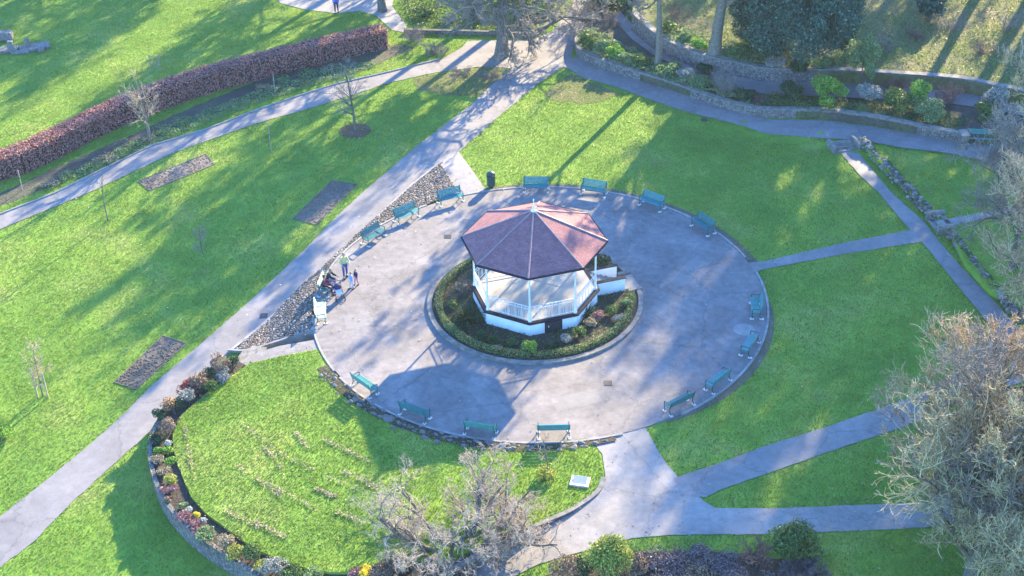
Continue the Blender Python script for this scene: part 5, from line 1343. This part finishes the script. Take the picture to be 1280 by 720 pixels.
for i, (px, py, lab) in enumerate([(330, 395, 'small dark drain cover in the long path beside the lower cobbled bank'), (760, 480, 'small dark drain cover in the terrace near the wide exit'), (560, 300, 'small dark drain cover in the terrace left of the bandstand'), (880, 150, 'small dark drain cover in the upper right path by the wall')]):
    p_ = A(px, py); z_ = .062 if i in (1, 2) else p_[2] + .048; mb = MB()
    mb.box((p_[0], p_[1], z_), (.45, .45, .02))
    for k in range(4): mb.box((p_[0] - .15 + k * .1, p_[1], z_ + .012), (.03, .36, .01))
    tag(mb.build('drain_cover', M['black']), lab, 'drain cover', 'drain covers')
for i, (px, py, w_, d_, r_) in enumerate([(720, 500, 2.6, 1.2, .3), (450, 400, 1.8, 1.4, .2), (860, 340, 3.2, 1.0, 1.0), (610, 500, 1.0, 3.0, .5)]):
    c_ = at(px, py, .06); cs, sn = math.cos(r_), math.sin(r_)
    sheet('tarmac_patch', rough_edge([np.array([c_[0] + u * cs - v * sn, c_[1] + u * sn + v * cs]) for u, v in ((-w_ / 2, -d_ / 2), (w_ / 2, -d_ / 2), (w_ / 2, d_ / 2), (-w_ / 2, d_ / 2))], .04), M['tarmac'], zero, .059, grid=1.0)
GR = True
if GR:
    ring_ex = [rp(a, RR + .1) for a in np.linspace(0, 2 * math.pi, 60)]
    view = [at(-20, -10), at(1300, -10), at(1300, 735), at(-20, 735)]
    vb = lambda x, y: base(x, y)
    ex_paths = [PX(P1L + P1R), PX(P2U + P2L), PX(P3), PX(link_path), PX(P5), PX(P6), PX(P8), PX(P9), PX(loop)]
    ex = ex_paths + [ring_ex, DL, bedpoly, B1, B2, w1 + far_end + w2[::-1] + [at(770, -10), at(735, 5)], list(w2) + [np.array([120, 30]), np.array([160, 160]), np.array([6, 160]), np.array([12, 60])]] + [PX(b) for b in BEDS] + [PX(tri, z=.4), PX(tri2, z=.4)]
    ex += [PX([(640, 745), (700, 712), (750, 698), (810, 692), (870, 688), (930, 692), (1010, 706), (1030, 745)]), PX([(-40, 262), (0, 242), (60, 214), (150, 175), (250, 130), (350, 90), (440, 62), (500, 55), (520, 60), (455, 88), (400, 100), (330, 122), (260, 145), (190, 172), (130, 202), (60, 235), (0, 258), (-40, 275)]), CP]
    blades('grass', 'short green grass of the lawns all round the park', view, vb, 230, 601, exclude=ex)
    blades('grass', 'sunlit grass of the rounded lawn below the terrace', DL, lambda x, y: x * 0 + .05, 330, 602)
    blades('grass', 'streaky sunlit grass of the raised lawn behind the rock wall', PX(tri, z=.4), lambda x, y: x * 0 + .41, 230, 603)
if GR:
    blades('grass', 'grass of the raised lawn below the side path at the right edge', PX(tri2, z=.4), lambda x, y: x * 0 + .41, 200, 604)
    qf = poly_points([at(a, b, zfar) for a, b in [(800, 0), (840, 50), (930, 78), (1100, 90), (1240, 104), (1300, 90), (1300, -30), (800, -30)]], 9000, 605)
    zq = np.array([zfar(x, y) for x, y in qf]) + .04
    V, F = leaves(np.column_stack([qf, zq]), .10, rng, np.tile([0, 0, 1.0], (len(qf), 1)), 1.5, .5)
    tag(link('leaf_litter', np_mesh('leaf_litter', V, F), M['brownleaf']), 'brown leaf litter on the upper lawn beyond the rough wall', 'leaves', kind='stuff')
    far_poly = [at(a, b, zfar) for a, b in [(800, 0), (840, 50), (930, 78), (1100, 90), (1240, 104), (1310, 110), (1310, -30), (800, -30)]]
    blades('grass', 'rough patchy grass of the upper lawn beyond the rough wall', far_poly, lambda x, y: 1.95 + 0.02 * np.maximum(0, y - 34), 60, 606, h=.12)
# rows of dry grass clippings on the rounded lawn
rows = [[(300, 528), (350, 566), (395, 590), (447, 612)], [(320, 597), (360, 618), (392, 637)], [(297, 583), (330, 606), (352, 622)], [(320, 653), (340, 664), (357, 673)], [(405, 550), (430, 562), (460, 577)], [(283, 640), (305, 650), (325, 660)], [(232, 535), (236, 565), (243, 603)], [(368, 540), (376, 548), (384, 560)], [(420, 640), (440, 648), (455, 655)], [(395, 612), (410, 618), (420, 622)], [(330, 560), (345, 575), (352, 585)], [(430, 590), (452, 600), (470, 610)]]
pts = []
for row in rows:
    c = catmull([at(a, b, .05) for a, b in row], 14)
    for p in c:
        for _ in range(int(rng.integers(2, 11)) * int(rng.uniform() < .8)): pts.append(p + np.array([*rng.normal(0, .075, 2), .06 + rng.uniform(0, .04)]))
for _ in range(260): pts.append(at(rng.uniform(240, 470), rng.uniform(520, 690), .05) + np.array([0, 0, .05]))
V, F = leaves(np.array(pts), .058, rng, np.tile([0, 0, 1.0], (len(pts), 1)), 2.2, .4)
tag(link('grass_clippings', np_mesh('grass_clippings', V, F), M['straw']), 'rows of dry tan grass clippings on the rounded lawn', 'clippings', kind='stuff')

# ------------------------------------------------------------------ light, haze, world
sc = bpy.context.scene
w = bpy.data.worlds.new('World'); sc.world = w; w.use_nodes = True
nt = w.node_tree; sky = nt.nodes.new('ShaderNodeTexSky'); sky.sky_type = 'NISHITA'; sky.sun_disc = False
sky.sun_elevation = SUN_EL; sky.sun_rotation = SUN_AZ; sky.air_density = 1.0; sky.dust_density = 0.1; sky.ozone_density = 5.0
nt.links.new(mix(nt, sky.outputs[0], (.72, .95, 1.15), 1.0, 'MULTIPLY'), nt.nodes['Background'].inputs[0]); nt.nodes['Background'].inputs[1].default_value = SKY_S = 0.15
sl = bpy.data.lights.new('sun', 'SUN'); sl.energy = 4.6; sl.angle = R(0.5); sl.color = (1.0, .81, .47)
so = bpy.data.objects.new('sun', sl); C.objects.link(so)
sd = Vector((math.sin(SUN_AZ) * math.cos(SUN_EL), math.cos(SUN_AZ) * math.cos(SUN_EL), math.sin(SUN_EL)))
so.rotation_euler = (-sd).to_track_quat('-Z', 'Y').to_euler()
HAZE = 0.00012
if HAZE:
    mb = MB(); mb.box((0, 60, 24.5), (500, 420, 59)); hz = mb.build('haze', None)
    m = bpy.data.materials.new('haze'); m.use_nodes = True; n_ = m.node_tree; n_.nodes.remove(n_.nodes['Principled BSDF'])
    pv = n_.nodes.new('ShaderNodeVolumePrincipled'); pv.inputs['Color'].default_value = (.78, .88, 1.0, 1); pv.inputs['Density'].default_value = HAZE; pv.inputs['Anisotropy'].default_value = 0.2
    n_.links.new(pv.outputs[0], n_.nodes['Material Output'].inputs['Volume']); hz.data.materials.append(m); hz['kind'] = 'stuff'
sc.view_settings.view_transform = 'Standard'; sc.view_settings.look = 'None'; sc.view_settings.gamma = 1.0; sc.view_settings.exposure = 2.56
sc.cycles.volume_step_rate = 1.0; sc.cycles.max_bounces = 6; sc.cycles.diffuse_bounces = 3; sc.cycles.volume_bounces = 0; sc.cycles.transparent_max_bounces = 4
sc.cycles.use_denoising = True
